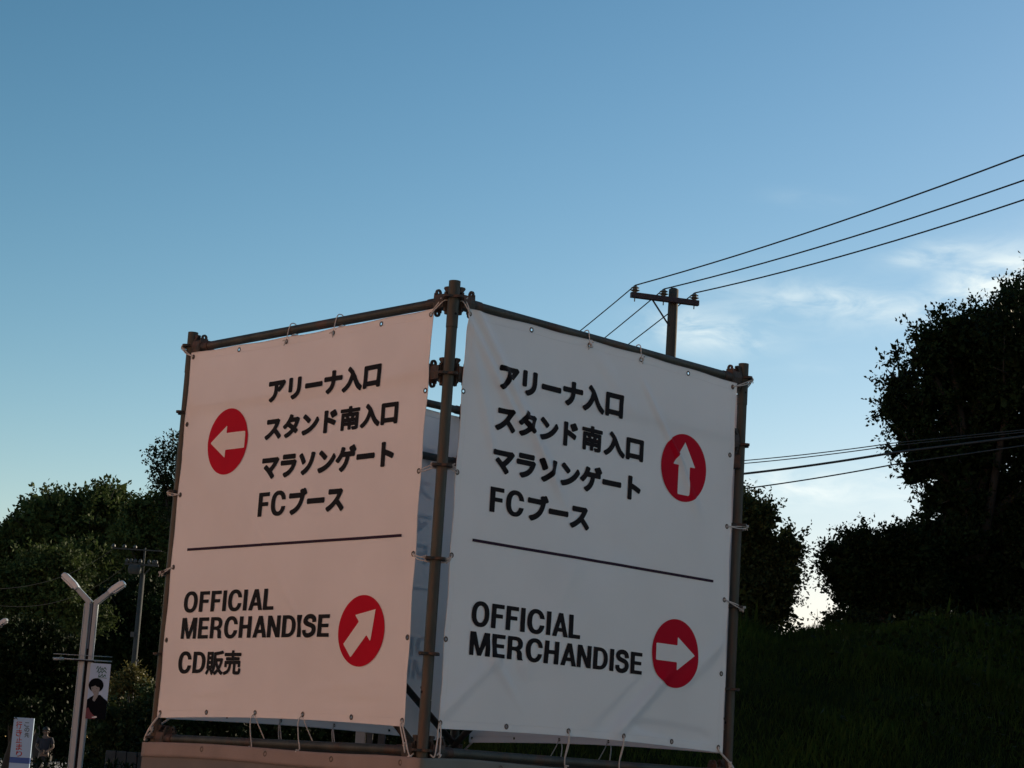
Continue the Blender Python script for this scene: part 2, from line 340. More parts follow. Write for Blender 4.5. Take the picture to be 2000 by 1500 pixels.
rt = tree('broadleaf_tree', 'dark tree rising just right of the scaffold tower behind its right post', 36.0,
     [(1440, 1040, 68, 0), (1470, 1015, 42, -.3), (1480, 1090, 62, .2), (1520, 1075, 36, 0), (1530, 1120, 30, 0), (1470, 1160, 62, 0), (1520, 1140, 34, -.2), (1420, 1120, 70, .4), (1495, 1195, 42, .1), (1405, 1000, 50, .2)],
     (1465, 1245), .12, 3200, 13, .076, .32, M_leafC, zb=bank(4, 36), inner=1.1, spray=5, gap=.80, innersz=2.6)
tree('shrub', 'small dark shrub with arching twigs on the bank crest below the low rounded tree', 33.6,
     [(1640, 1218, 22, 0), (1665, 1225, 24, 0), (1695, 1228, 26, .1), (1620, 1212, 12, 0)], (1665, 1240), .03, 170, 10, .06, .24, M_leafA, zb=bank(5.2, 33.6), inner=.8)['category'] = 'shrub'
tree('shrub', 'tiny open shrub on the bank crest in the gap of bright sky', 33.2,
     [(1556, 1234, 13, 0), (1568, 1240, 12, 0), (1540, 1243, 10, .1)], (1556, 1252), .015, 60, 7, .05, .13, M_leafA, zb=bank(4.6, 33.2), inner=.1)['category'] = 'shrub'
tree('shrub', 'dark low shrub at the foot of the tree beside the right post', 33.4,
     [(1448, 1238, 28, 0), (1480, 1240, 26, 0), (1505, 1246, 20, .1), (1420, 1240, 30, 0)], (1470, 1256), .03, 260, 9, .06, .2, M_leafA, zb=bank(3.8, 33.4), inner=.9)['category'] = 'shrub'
# the row of trees goes on past the right edge of the picture and shades the tower
def copy_thing(o, loc, rz, label, group=None, s=1):
    c = o.copy(); COL.objects.link(c); c.location = loc; c.rotation_euler = (0, 0, rz); c.scale = (s, s, s); c['label'] = label
    if group: c['group'] = group
    for ch in o.children:
        d = ch.copy(); COL.objects.link(d); d.parent = c
        for g2 in ch.children:
            e = g2.copy(); COL.objects.link(e); e.parent = d
    return c
GR = 'trees further along the bank'
for i, (x, y, rz, s, lb) in enumerate(((14.5, 33, .7, 1.15, 'nearest the tallest tree'), (18.5, 29.5, 2.1, 1.2, 'second from the tallest tree'), (22.5, 26, 3.9, 1.15, 'at the near end of the row'), (16.5, 38, 5.0, 1.3, 'behind the first one'), (22, 34, 1.2, 1.35, 'in the middle of the back row'), (26, 30, 2.8, 1.3, 'at the far right of the back row'), (19.5, 21.5, 4.2, 1.25, 'lowest on the bank, closest to the tower'), (16.0, 24.5, 0.4, 1.2, 'in front of the second one'), (24.5, 17.5, 1.9, 1.3, 'standing alone at the foot of the bank'), (19.5, 26.0, 3.1, 1.4, 'in the thick of the row'), (23.6, 29.8, 5.2, 1.45, 'the tallest of the row'))):
    copy_thing(big, (x, y, bank(x, y) - .1), rz, 'broad dark tree off to the right, ' + lb, GR, s)

# left side
LY = 80.0
GL = None
tree('broadleaf_tree', 'large domed tree at the left, its rounded top catching olive light', LY,
     [(52, 1068, 82, 0), (108, 1028, 94, -.5), (185, 1022, 94, 0), (235, 1046, 78, .5), (90, 1126, 110, .6), (190, 1126, 100, -.6), (5, 1151, 88, 0), (250, 1136, 80, 0), (130, 1196, 110, .8), (60, 1206, 100, .3), (240, 1216, 90, .3), (-50, 1126, 60, 0)],
     (130, 1440), .35, 8200, 11, .18, .36, M_leafB, inner=1.4, innersz=2.8, up=.3)
tree('broadleaf_tree', 'olive green tree between the domed tree and the left scaffold post', 76,
     [(290, 1010, 46, 0), (320, 1030, 50, 0), (290, 1080, 60, .4), (250, 1060, 34, -1), (330, 1090, 60, 0), (300, 1160, 70, .3), (350, 1000, 40, 0), (370, 1060, 50, 0)],
     (310, 1440), .2, 2300, 11, .14, .4, M_leafB, inner=1.0, innersz=2.6, up=.4)
tree('broadleaf_tree', 'tall sparse tree whose open twigs show against the sky beside the left post', 70,
     [(318, 882, 24, 0), (345, 875, 28, .2), (303, 902, 14, 0), (335, 915, 26, 0), (318, 940, 22, -.2), (345, 960, 34, 0), (330, 985, 20, 0), (365, 900, 36, 0), (372, 960, 40, 0), (350, 1020, 34, 0)],
     (350, 1440), .13, 560, 9, .12, .36, M_leafA, inner=.05, innersz=1.5, bumps=6)
tree('broadleaf_tree', 'nearer spreading tree with flat layered olive sprays below the domed tree', 62,
     [(60, 1110, 40, 0), (110, 1095, 36, 0), (140, 1120, 34, .3), (30, 1140, 46, 0), (80, 1150, 56, .4), (130, 1165, 40, 0), (20, 1190, 44, 0), (100, 1200, 50, 0), (170, 1215, 40, .4), (-20, 1150, 50, 0)],
     (90, 1440), .16, 1700, 11, .12, .42, M_leafB, inner=.55, innersz=2.2, flat=.6, up=.1)
tree('broadleaf_tree', 'dark overhanging tree at the lower left corner, leaves hanging over the white sign', 37.5,
     [(20, 1300, 60, 0), (90, 1310, 62, .5), (-20, 1360, 50, -.3), (140, 1335, 50, .6), (50, 1360, 46, 0), (120, 1372, 34, .3), (10, 1250, 40, .4), (70, 1262, 34, .5), (120, 1280, 30, .5), (30, 1398, 20, -1.2), (62, 1392, 14, -1.2)],
     (4, 1440), .20, 2100, 12, .085, .28, M_leafA, inner=1.4, innersz=2.3)
tree('broadleaf_tree', 'dark tree mass behind the grey utility pole at left', 66,
     [(250, 1180, 60, 0), (300, 1200, 70, 0), (240, 1260, 70, 0), (320, 1270, 80, 0), (180, 1260, 70, .5), (200, 1340, 90, 1), (300, 1350, 90, .5), (120, 1330, 70, 1), (360, 1330, 80, 0)],
     (250, 1440), .2, 2600, 10, .13, .36, M_leafA, inner=2.0, innersz=2.3)
# hedges that close the view behind the tower and behind the person
def hedge(name, label, p0, p1, h, wd, n, leaf, m, seedz=0):
    p0 = Vector(p0); p1 = Vector(p1); L = (p1 - p0).length; k = max(2, int(L / (wd * .8)))
    lobes = []
    for i in range(k + 1):
        p = p0.lerp(p1, i / k); hh = h * random.uniform(.86, 1.08)
        lobes.append((Vector((p.x, p.y, p.z + hh - wd * .5)), wd * random.uniform(.5, .62)))
        z = p.z + hh - wd * 1.1
        while z > p.z: lobes.append((Vector((p.x, p.y, z)), wd * .62)); z -= wd * .7
    t = thing(name, label, 'hedge', p0)
    put('foliage', crown_mesh(name, lobes, n, 9, leaf, leaf * 3, up=.6, inner=1.6, innersz=2.3), m, t)
    mb = MB()
    for i in range(k + 1):
        p = p0.lerp(p1, i / k); mb.tube([p - Vector((0, 0, .1)), p + Vector((random.uniform(-.1, .1), 0, h * .4)), p + Vector((random.uniform(-.2, .2), 0, h * .7))], [.05, .04, .02], 6)
    put('stem', mb.mesh('stem', True), M_bark, t, kind='stuff')
    return t
def gp(px, Y): 
    p = at(px, 1450, Y); return (p.x, Y, gz(p.x, Y))
hedge('hedge', 'tall clipped green hedge right of the street lamp, below the utility pole', gp(205, 47), gp(520, 47), 2.75, 1.1, 2100, .10, M_leafC)
hedge('hedge', 'dark low hedge seen through the gap under the banners', gp(320, 45), gp(960, 40), 2.9, 1.1, 2300, .10, M_leafA)
hedge('hedge', 'second dark hedge standing farther back behind the three gate pillars', gp(430, 53), gp(1010, 50), 3.7, 1.5, 2600, .12, M_leafA)
hedge('hedge', 'dark hedge behind the standing person', gp(-120, 78), gp(330, 78), 2.4, 1.4, 1700, .13, M_leafA)
yb = tree('shrub', 'yellow green bush poking above the clipped hedge at the foot of the utility pole', 48,
     [(255, 1322, 16, 0), (245, 1340, 22, 0), (272, 1335, 20, 0), (262, 1305, 8, 0), (290, 1345, 18, 0), (230, 1352, 16, 0)], (258, 1440), .03, 330, 9, .07, .22, M_leafY, inner=.6)
yb['category'] = 'shrub'

# grass on the bank
nb = 240000
gx = rng.uniform(-1.8, 15, nb); gy = rng.uniform(17.5, 33.6, nb)
hz = np.array([bank(x, y) for x, y in zip(gx, gy)]); keep = hz > .15
gx, gy, hz = gx[keep], gy[keep], hz[keep]
patch = .65 + .5 * np.sin(gx * 1.3 + np.sin(gy * .9) * 1.5) * np.sin(gy * 1.1 + gx * .5)
axg = np.stack([rng.normal(.05, .35, len(gx)), rng.normal(-.1, .35, len(gx)), np.full(len(gx), 1.0)], 1)
szg = rng.uniform(.10, .30, len(gx)) * np.clip(patch, .55, 1.3) * 1.0
tall = rng.uniform(size=len(gx)) < .002; szg = np.where(tall, szg * 2.4, szg)
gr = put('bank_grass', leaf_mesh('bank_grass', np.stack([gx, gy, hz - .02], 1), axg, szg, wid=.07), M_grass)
tag(gr, 'long rough dark green grass growing over the bank', 'grass', kind='stuff')
nb = 16000
gx = rng.uniform(3.5, 13, nb); gy = rng.uniform(18.5, 32.5, nb); keep = rng.uniform(size=nb) < np.clip((gx - 4.5) / 5 + .15 * np.sin(gy * 2) , 0, 1); gx = gx[keep]; gy = gy[keep]
hz = np.array([bank(x, y) for x, y in zip(gx, gy)]) + rng.uniform(.05, .28, len(gx))
iv = put('ground_cover', leaf_mesh('ground_cover', np.stack([gx, gy, hz], 1), rng.normal(size=(len(gx), 3)), rng.uniform(.05, .11, len(gx)), wid=.8), M_leafA)
tag(iv, 'broad leaved creeping weeds on the right part of the bank', 'weeds', kind='stuff')
nb = 90; gx = rng.uniform(2, 13, nb); gy = rng.uniform(31.4, 33.4, nb)
mb = MB()
for x, y in zip(gx, gy):
    z = bank(x, y); h = random.uniform(.25, .62); b = Vector((random.uniform(-.08, .08), random.uniform(-.05, .05), 0))
    mb.tube([(x, y, z), Vector((x, y, z + h * .6)) + b * .4, Vector((x, y, z + h)) + b], [.006, .005, .002], 4, cap=False)
tag(put('weed_stalks', mb.mesh('weed_stalks'), M_grass), 'thin upright weed stalks along the crest of the bank', 'weeds', kind='stuff')
# ---------------------------------------------------------------- scaffold tower
PHI = .8155; Msc = 2.0 / 1.8
PM = Vector((-.254 * Msc, 7.9333 * Msc, 0))
DL = Vector((-math.cos(PHI), math.sin(PHI), 0)); DR = Vector((math.sin(PHI), math.cos(PHI), 0))
PL = PM + DL * 2; PR = PM + DR * 2; PB = PL + DR * 2
ZV = Vector((0, 0, 1))
FACES = {'FL': (PL, -DL, -DR), 'FR': (PM, DR, -DL), 'BR': (PR, DL, DR), 'BL': (PB, -DR, DL)}
tower = thing('scaffold_tower', 'square tower of rusty grey steel scaffold pipes carrying the printed banners', 'scaffold', (PM + PB) / 2)
RINGZ = [3.597, 3.2506, 2.8418, 2.433, 2.0242, 1.6154, 1.2066, .7978, .389]
def ring_mesh():
    mb = MB(); n = 40; t = .011
    def rad(a): return .036 + .019 * max(0, math.cos(2 * a)) ** 2 if False else .034 + .022 * abs(math.cos(2 * a)) ** 1.5
    poly = [(rad(2 * math.pi * i / n) * math.cos(2 * math.pi * i / n), rad(2 * math.pi * i / n) * math.sin(2 * math.pi * i / n)) for i in range(n)]
    mb.prism(poly, (0, 0, 0), Vector((1, 0, 0)), Vector((0, 1, 0)), ZV, t)
    return mb.mesh('flange_ring')
RM = ring_mesh(); RM.materials.append(M_cast)
def coupler_mesh():
    """local: x along the rail away from the post axis, y sideways, z up"""
    mb = MB(); X = Vector((1, 0, 0)); Y = Vector((0, 1, 0))
    def stadium(hw, hh, n=8):
        p = [(hw * math.cos(math.pi * i / n), hh - hw + hw * math.sin(math.pi * i / n)) for i in range(n + 1)]
        return p + [(-x, -y) for x, y in p]
    # ear plate with two holes: outline strips around holes
    for zc in (1, -1):
        n = 20; oc = Vector((.104, 0, zc * .050)); ro, ri = .0185, .0065; v = []; f = []
        for sx in (-.0045, .0045):
            for r_ in (ro, ri):
                for i in range(n): a = 2 * math.pi * i / n; v.append(oc + X * sx + Y * math.cos(a) * r_ + ZV * math.sin(a) * r_ * (1 if r_ == ro else 1.5))
        for i in range(n):
            j = (i + 1) % n; f += [(i, j, n + j, n + i), (2 * n + i, 3 * n + i, 3 * n + j, 2 * n + j), (i, 2 * n + i, 2 * n + j, j), (n + i, n + j, 3 * n + j, 3 * n + i)]
        mb.add(v, f)
    mb.prism([(-.024, -.046), (.024, -.046), (.027, 0), (.024, .046), (-.024, .046), (-.027, 0)], (.104, 0, 0), Y, ZV, X, .0088)
    mb.tube([(.098, 0, 0), (.16, 0, 0)], .0265, 20)
    mb.prism([(-.026, -.033), (.026, -.033), (.03, 0), (.026, .033), (-.026, .033), (-.03, 0)], (.07, 0, 0), Y, ZV, X, .062)
    # wedge piece biting on the pocket of the post, flared at the top
    mb.prism([(.030, -.060), (.046, -.064), (.050, -.03), (.050, .03), (.046, .045), (.060, .064), (.056, .072), (.034, .072), (.030, .05)], (0, 0, 0), X, ZV, Y, .020)
    mb.prism([(-.018, -.05), (.018, -.05), (.018, .045), (-.018, .045)], (.040, 0, 0), Y, ZV, X, .014)
    return mb.mesh('coupler')
CM = coupler_mesh(); CM.materials.append(M_cast)
for v_ in CM.vertices: v_.co.y *= .92; v_.co.z *= .93
def post_mesh():
    mb = MB()
    mb.tube([(0, 0, 0), (0, 0, 1.826)], .0248, 24); mb.tube([(0, 0, 1.829), (0, 0, 3.457)], .0243, 24)
    mb.tube([(0, 0, 3.460), (0, 0, 3.672)], .0262, 24); mb.tube([(0, 0, 1.80), (0, 0, 3.50)], .0225, 12)
    return mb.mesh('post', True)
PMh = post_mesh(); PMh.materials.append(M_pipe)
for m_ in (PMh,):
    pass
for i, p in enumerate((PM, PL, PR, PB)):
    po = put('post', PMh, None, tower, loc=p); es = po.modifiers.new('edges', 'EDGE_SPLIT'); es.split_angle = R_(40)
    for z in RINGZ:
        ro = put('flange_ring', RM, None, po, loc=p + ZV * z); ro.rotation_euler = (0, 0, math.pi / 2 - PHI)
    for hz_, aa in ((3.52, 0.2), (1.88, -2.2), (1.86, -1.3)):
        mb = MB(); d = Vector((math.cos(aa - 1.2), math.sin(aa - 1.2), 0)); mb.tube([p + ZV * hz_ + d * .022, p + ZV * hz_ + d * .0262], .006, 8); put('pin_hole', mb.mesh('pin_hole'), M_ink, po)
def rail(a, b, z, name='ledger', r=.0216):
    A = a + ZV * z; B = b + ZV * z; e = (B - A).normalized(); mb = MB(); mb.tube([A + e * .10, B - e * .10], r, 20)
    me = mb.mesh(name, True); o = put(name, me, M_pipe, tower); es = o.modifiers.new('edges', 'EDGE_SPLIT'); es.split_angle = R_(40)
    for q, dd in ((A, e), (B, -e)):
        c = put('coupler', CM, None, o, loc=q); c.rotation_euler = (0, 0, math.atan2(dd.y, dd.x))
for k, (a, b) in enumerate(((PL, PM), (PM, PR), (PR, PB), (PB, PL))):
    for z in (3.585, 3.262 if k != 3 else 3.284, 1.612, .39): rail(a, b, z)
def brace(a, b, za, zb, n):
    A = a + ZV * za - n * .045; B = b + ZV * zb - n * .045; e = (B - A).normalized(); mb = MB(); mb.tube([A, B], .019, 14)
    o = put('brace', mb.mesh('brace', True), M_cast, tower)
    for q in (A, B): mb = MB(); mb.box(q + n * .012, .05, .05, .07); bevel(put('clamp', mb.mesh('clamp'), M_cast, o), .006)
brace(PL, PB, 3.16, 1.665, DL); brace(PL, PM, 3.10, 1.545, -DR); brace(PR, PB, 3.16, 1.655, DR)
for a, b in ((PM, PR), (PL, PM)): brace(a, b, 1.45, .3, (-DL if a is PM else -DR))

# ---------------------------------------------------------------- glyph outlines -> print meshes that follow the cloth
def rect(x0, y0, x1, y1): return [(x0, y0), (x1, y0), (x1, y1), (x0, y1)]
def ell(cx, cy, rx, ry, n=48, p=2.25, a0=0, a1=2 * math.pi, close=True):
    o = []
    for i in range(n + (0 if close else 1)):
        a = a0 + (a1 - a0) * i / n; c, s = math.cos(a), math.sin(a)
        o.append((cx + rx * math.copysign(abs(c) ** (2 / p), c), cy + ry * math.copysign(abs(s) ** (2 / p), s)))
    return o
def dshape(x0, x1, y0, y1):
    cy = (y0 + y1) / 2; ry = (y1 - y0) / 2; rx = min((x1 - x0) * .62, ry * 1.05); cx = x1 - rx
    return [(x0, y0)] + ell(cx, cy, rx, ry, 32, 2.3, -math.pi / 2, math.pi / 2, False) + [(x0, y1)]
def ribbon(pts, w, sub=6):
    P = [Vector((x, y, 0)) for x, y in pts]; Q = []
    for i in range(len(P) - 1):
        p0 = P[max(i - 1, 0)]; p1 = P[i]; p2 = P[i + 1]; p3 = P[min(i + 2, len(P) - 1)]
        for k in range(sub):
            t = k / sub; Q.append(.5 * ((2 * p1) + (p2 - p0) * t + (2 * p0 - 5 * p1 + 4 * p2 - p3) * t * t + (3 * p1 - p0 - 3 * p2 + p3) * t ** 3))
    Q.append(P[-1]); l = []; r = []
    for i, q in enumerate(Q):
        t = (Q[min(i + 1, len(Q) - 1)] - Q[max(i - 1, 0)]).normalized(); n = Vector((-t.y, t.x, 0)) * w / 2
        l.append((q.x + n.x, q.y + n.y)); r.append((q.x - n.x, q.y - n.y))
    return l + r[::-1]
ST = .212
LAT = {
 'I': (.205, [rect(0, 0, ST, 1)], []), 'L': (.57, [rect(0, 0, ST, 1), rect(0, 0, .57, .17)], []),
 'F': (.57, [rect(0, 0, ST, 1), rect(0, .83, .57, 1), rect(0, .43, .52, .595)], []),
 'E': (.60, [rect(0, 0, ST, 1), rect(0, .83, .59, 1), rect(0, .425, .55, .585), rect(0, 0, .60, .17)], []),
 'H': (.68, [rect(0, 0, ST, 1), rect(.68 - ST, 0, .68, 1), rect(0, .43, .68, .605)], []),
 'N': (.69, [rect(0, 0, ST - .01, 1), rect(.70 - ST, 0, .69, 1), [(0, 1), (.215, 1), (.69, 0), (.475, 0)]], []),
 'M': (.88, [rect(0, 0, ST - .025, 1), rect(.905 - ST, 0, .88, 1), [(.02, 1), (.255, 1), (.44, .30), (.625, 1), (.86, 1), (.525, 0), (.355, 0)]], []),
 'A': (.76, [[(0, 0), (.215, 0), (.47, 1), (.275, 1)], [(.76, 0), (.545, 0), (.29, 1), (.485, 1)], rect(.17, .21, .59, .37), rect(.30, .80, .46, 1)], []),
 'O': (.80, [ell(.40, .5, .40, .525)], [ell(.40, .5, .185, .345)]),
 'C': (.75, [ell(.385, .5, .385, .525)], [ell(.39, .5, .175, .345), [(.47, .365), (1, .365), (1, .635), (.47, .635)]]),
 'D': (.72, [dshape(0, .72, 0, 1)], [dshape(ST, .515, .17, .83)]),
 'R': (.70, [rect(0, 0, ST, 1), dshape(0, .67, .40, 1), [(.32, .46), (.52, .46), (.60, .40), (.645, .30), (.655, .08), (.70, 0), (.475, 0), (.445, .10), (.44, .27), (.41, .37), (.32, .40)]], [dshape(ST, .47, .56, .84)]),
 'S': (.66, [ribbon([(.565, .665), (.545, .80), (.47, .895), (.33, .932), (.19, .895), (.115, .80), (.12, .695), (.20, .605), (.34, .550), (.47, .500), (.55, .42), (.568, .29), (.51, .155), (.40, .085), (.31, .068), (.19, .09), (.11, .18), (.092, .315)], .21)], []),
}
def poly_edges(P): P = np.array(P, float); return P, np.roll(P, -1, 0)
def seg_dist(X, Y, A, B):
    d = np.full(X.shape, 1e9)
    for a, b in zip(A, B):
        ex, ey = b - a; L = ex * ex + ey * ey + 1e-12
        t = np.clip(((X - a[0]) * ex + (Y - a[1]) * ey) / L, 0, 1)
        d = np.minimum(d, (X - a[0] - t * ex) ** 2 + (Y - a[1] - t * ey) ** 2)
    return np.sqrt(d)
def inside(X, Y, A, B):
    c = np.zeros(X.shape, int)
    for a, b in zip(A, B):
        if a[1] == b[1]: continue
        m = ((a[1] > Y) != (b[1] > Y)) & (X < (b[0] - a[0]) * (Y - a[1]) / (b[1] - a[1]) + a[0]); c += m
    return c % 2 == 1
def sdf(X, Y, A, B): d = seg_dist(X, Y, A, B); return np.where(inside(X, Y, A, B), -d, d)
def contour(f, xs_, ys_):
    """marching squares fill of f<0: returns 2-D vertices and faces"""
    V = {}; vl = []; F = []
    def vid(key, p):
        if key not in V: V[key] = len(vl); vl.append(p)
        return V[key]
    ny, nx = f.shape; neg = f < 0
    anyc = neg[:-1, :-1] | neg[1:, :-1] | neg[:-1, 1:] | neg[1:, 1:]
    for j, i in zip(*np.nonzero(anyc)):
        cs = [(j, i), (j, i + 1), (j + 1, i + 1), (j + 1, i)]; poly = []
        for k in range(4):
            a = cs[k]; b = cs[(k + 1) % 4]; fa = f[a]; fb = f[b]
            if fa < 0: poly.append(vid(a, (xs_[a[1]], ys_[a[0]])))
            if (fa < 0) != (fb < 0):
                t = fa / (fa - fb); t = min(max(t, .02), .98); key = (min(a, b), max(a, b))
                poly.append(vid(key, (xs_[a[1]] + (xs_[b[1]] - xs_[a[1]]) * t, ys_[a[0]] + (ys_[b[0]] - ys_[a[0]]) * t)))
        if len(poly) >= 3: F.append(tuple(poly))
    return np.array(vl), F
def fit(v, box):
    lo = v.min(0); hi = v.max(0); x0, x1, y0, y1 = box
    o = np.empty_like(v); o[:, 0] = x0 + (v[:, 0] - lo[0]) / (hi[0] - lo[0]) * (x1 - x0); o[:, 1] = y0 + (v[:, 1] - lo[1]) / (hi[1] - lo[1]) * (y1 - y0); return o
CACHE = {}
def latin(word, box, gap=.098, res=46):
    key = ('L', word)
    if key not in CACHE:
        x = 0; vs = []; Fs = []
        for ch in word:
            wd, add, sub = LAT[ch]; gx_ = np.linspace(-.03, wd + .03, int((wd + .06) * res) + 1); gy_ = np.linspace(-.06, 1.06, int(1.12 * res) + 1)
            X, Y = np.meshgrid(gx_, gy_); f = np.full(X.shape, 1e9)
            for P in add: f = np.minimum(f, sdf(X, Y, *poly_edges(P)))
            for P in sub: f = np.maximum(f, -sdf(X, Y, *poly_edges(P)))
            v, F = contour(f, gx_, gy_); k = sum(len(q) for q in vs); v = v + np.array([x, 0]); vs.append(v); Fs += [tuple(i + k for i in q) for q in F]
            x += wd + gap * (.25 if ch in 'A' or (ch == 'L') else 1)
        CACHE[key] = (np.concatenate(vs), Fs)
    v, F = CACHE[key]; return fit(v, box), F
def font_text(txt, box, grow, res=54):
    """bold print: the outline of the built-in typeface grown by 'grow' em"""
    key = ('J', txt, grow)
    if key not in CACHE:
        c = bpy.data.curves.new('tmp', 'FONT'); c.body = txt; c.resolution_u = 5; c.fill_mode = 'NONE'
        o = bpy.data.objects.new('tmp', c); COL.objects.link(o); bpy.context.view_layer.update()
        me = bpy.data.meshes.new_from_object(o.evaluated_get(bpy.context.evaluated_depsgraph_get()))
        co = np.array([v.co[:2] for v in me.vertices]); ed = np.array([e.vertices[:] for e in me.edges]); A = co[ed[:, 0]]; B = co[ed[:, 1]]
        bpy.data.objects.remove(o); bpy.data.curves.remove(c); bpy.data.meshes.remove(me)
        lo = co.min(0) - grow * 2; hi = co.max(0) + grow * 2
        gx_ = np.linspace(lo[0], hi[0], int((hi[0] - lo[0]) * res) + 1); gy_ = np.linspace(lo[1], hi[1], int((hi[1] - lo[1]) * res) + 1)
        X, Y = np.meshgrid(gx_, gy_); f = sdf(X, Y, A, B) - grow
        CACHE[key] = contour(f, gx_, gy_)
    v, F = CACHE[key]; return fit(v, box), F
def poly_print(P, box=None, holes=(), cell=.006):
    P = np.array(P, float); lo = P.min(0) - cell; hi = P.max(0) + cell
    gx_ = np.linspace(lo[0], hi[0], max(3, int((hi[0] - lo[0]) / cell) + 1)); gy_ = np.linspace(lo[1], hi[1], max(3, int((hi[1] - lo[1]) / cell) + 1))
    X, Y = np.meshgrid(gx_, gy_); f = sdf(X, Y, *poly_edges(P))
    for H in holes: f = np.maximum(f, -sdf(X, Y, *poly_edges(H)))
    return contour(f, gx_, gy_)

# ---------------------------------------------------------------- banners
GS = [.067, .46, .845, 1.205, 1.55, 1.89]; GZ = [3.530, 3.181, 2.820, 2.455, 2.092, 1.735]
FOLDS = {
 'FR': [((.07, 3.50), (.40, 3.12), .026, .0075), ((.16, 3.50), (.62, 2.93), .030, .0090), ((.10, 3.4), (.25, 3.0), .03, .004), ((1.27, 3.38), (1.50, 3.12), .024, .0060), ((1.36, 3.36), (1.62, 3.02), .034, -.0055),
        ((1.52, 3.10), (1.64, 2.90), .035, .004), ((.34, 2.06), (.56, 1.82), .040, .0045), ((.45, 2.02), (.60, 1.80), .05, -.0040), ((1.46, 2.02), (1.20, 1.78), .035, .0060), ((1.36, 2.02), (1.10, 1.80), .045, -.0045),
        ((1.36, 1.79), (1.72, 1.775), .030, -.0065), ((1.86, 2.22), (1.66, 2.06), .04, .004), ((.10, 1.80), (.36, 2.02), .04, .004), ((.8, 2.45), (.55, 2.02), .09, .005), ((1.1, 2.5), (.75, 2.1), .12, .004), ((.95, 3.46), (1.15, 3.30), .05, .003)],
 'FL': [((.50, 2.86), (.80, 2.55), .020, .0040), ((.66, 2.68), (1.12, 2.18), .020, .0050), ((1.0, 2.28), (1.3, 2.02), .03, .0028), ((.12, 3.05), (1.75, 3.28), .040, .0028), ((.10, 3.20), (.6, 3.20), .05, .002),  # diagonal creases shape in the soft shadow of the brace behind
        ((.40, 1.80), (.75, 1.79), .018, -.0045), ((.42, 1.83), (.62, 1.85), .022, .0030), ((1.45, 1.80), (1.8, 1.81), .020, -.0045), ((1.30, 1.86), (1.7, 1.90), .03, .0030), ((1.76, 2.62), (1.84, 2.35), .02, .002), ((.9, 3.48), (1.5, 3.5), .03, .002), ((1.2, 2.0), (1.75, 1.8), .05, .003)],
}
FOLDS['BL'] = [((.07, 3.50), (.45, 3.0), .03, .007), ((1.3, 3.4), (1.6, 3.0), .04, .006), ((.3, 2.1), (.6, 1.8), .05, .005), ((1.5, 2.2), (1.2, 1.8), .05, .006)]
FOLDS['BR'] = [((.07, 3.50), (.45, 3.1), .03, .006), ((1.4, 2.2), (1.1, 1.8), .05, .006), ((.5, 2.9), (1.1, 2.2), .03, .004)]
def disp(face, s, z):
    s = np.asarray(s, float); z = np.asarray(z, float); o = np.zeros(np.broadcast(s, z).shape)
    for (s0, z0), (s1, z1), wd, a in FOLDS[face]:
        ex, ez = s1 - s0, z1 - z0; L = math.hypot(ex, ez); ux, uz = ex / L, ez / L
        t = (s - s0) * ux + (z - z0) * uz; d = (s - s0) * -uz + (z - z0) * ux
        tt = np.clip(np.maximum(-t, t - L) / (.25 * L + .03), 0, None)
        o += a * (1.7 if face == 'FR' else .95) * np.exp(-(d / (wd * .8)) ** 2) * np.exp(-tt ** 2 * 2.2)
    k = {'FL': 0, 'FR': 1.7, 'BR': 3.1, 'BL': 4.4}[face]
    o += .0045 * np.sin(s * 2.1 + k) * np.sin(z * 1.8 + k) + .0016 * np.sin(s * 6.3 + z * 3.1 + k) + .0009 * np.sin(s * 11 - z * 9 + k * 2)
    # pulled puckers at the tied top and bottom eyelets
    for g_ in (.845, 1.205): o += .0040 * np.exp(-((s - g_) / .05) ** 2) * np.exp(-np.clip(3.54 - z, 0, None) / .07) + .0040 * np.exp(-((s - g_) / .05) ** 2) * np.exp(-np.clip(z - 1.72, 0, None) / .06)
    return o
def cloth(face, s, z, off=0.0):
    O, e, n = FACES[face]; s = np.asarray(s, float); z = np.asarray(z, float)
    wdt = np.maximum(disp(face, s, z) + .0305, .0295) + off
    wt = np.exp(-np.clip(3.55 - z, 0, None) / .25); wb = np.exp(-np.clip(z - 1.71, 0, None) / .22)
    zz = z + wb * .017 * np.sin(np.pi * np.clip((s - .05) / 1.86, 0, 1)) + wt * ((.012 if face in ('FR', 'BL') else -.009) * np.sin(np.pi * np.clip((s - .05) / 1.86, 0, 1)) - .004 * np.sin(np.pi * (s - .067) / .385) ** 2)
    wl = np.exp(-np.clip(s - .05, 0, None) / .15); wr = np.exp(-np.clip(1.91 - s, 0, None) / .15)
    ss = s - (.004 if face == 'FR' else 0) + .006 * (wl - wr) * np.sin(np.pi * (z - 1.735) / .363) ** 2
    return np.stack([O.x + e.x * ss + n.x * wdt, O.y + e.y * ss + n.y * wdt, zz], -1)
EXT = {'FL': (.046, 1.905, 1.712, 3.553), 'FR': (.060, 1.922, 1.712, 3.553), 'BR': (.046, 1.91, 1.712, 3.553), 'BL': (.060, 1.922, 1.712, 3.553)}
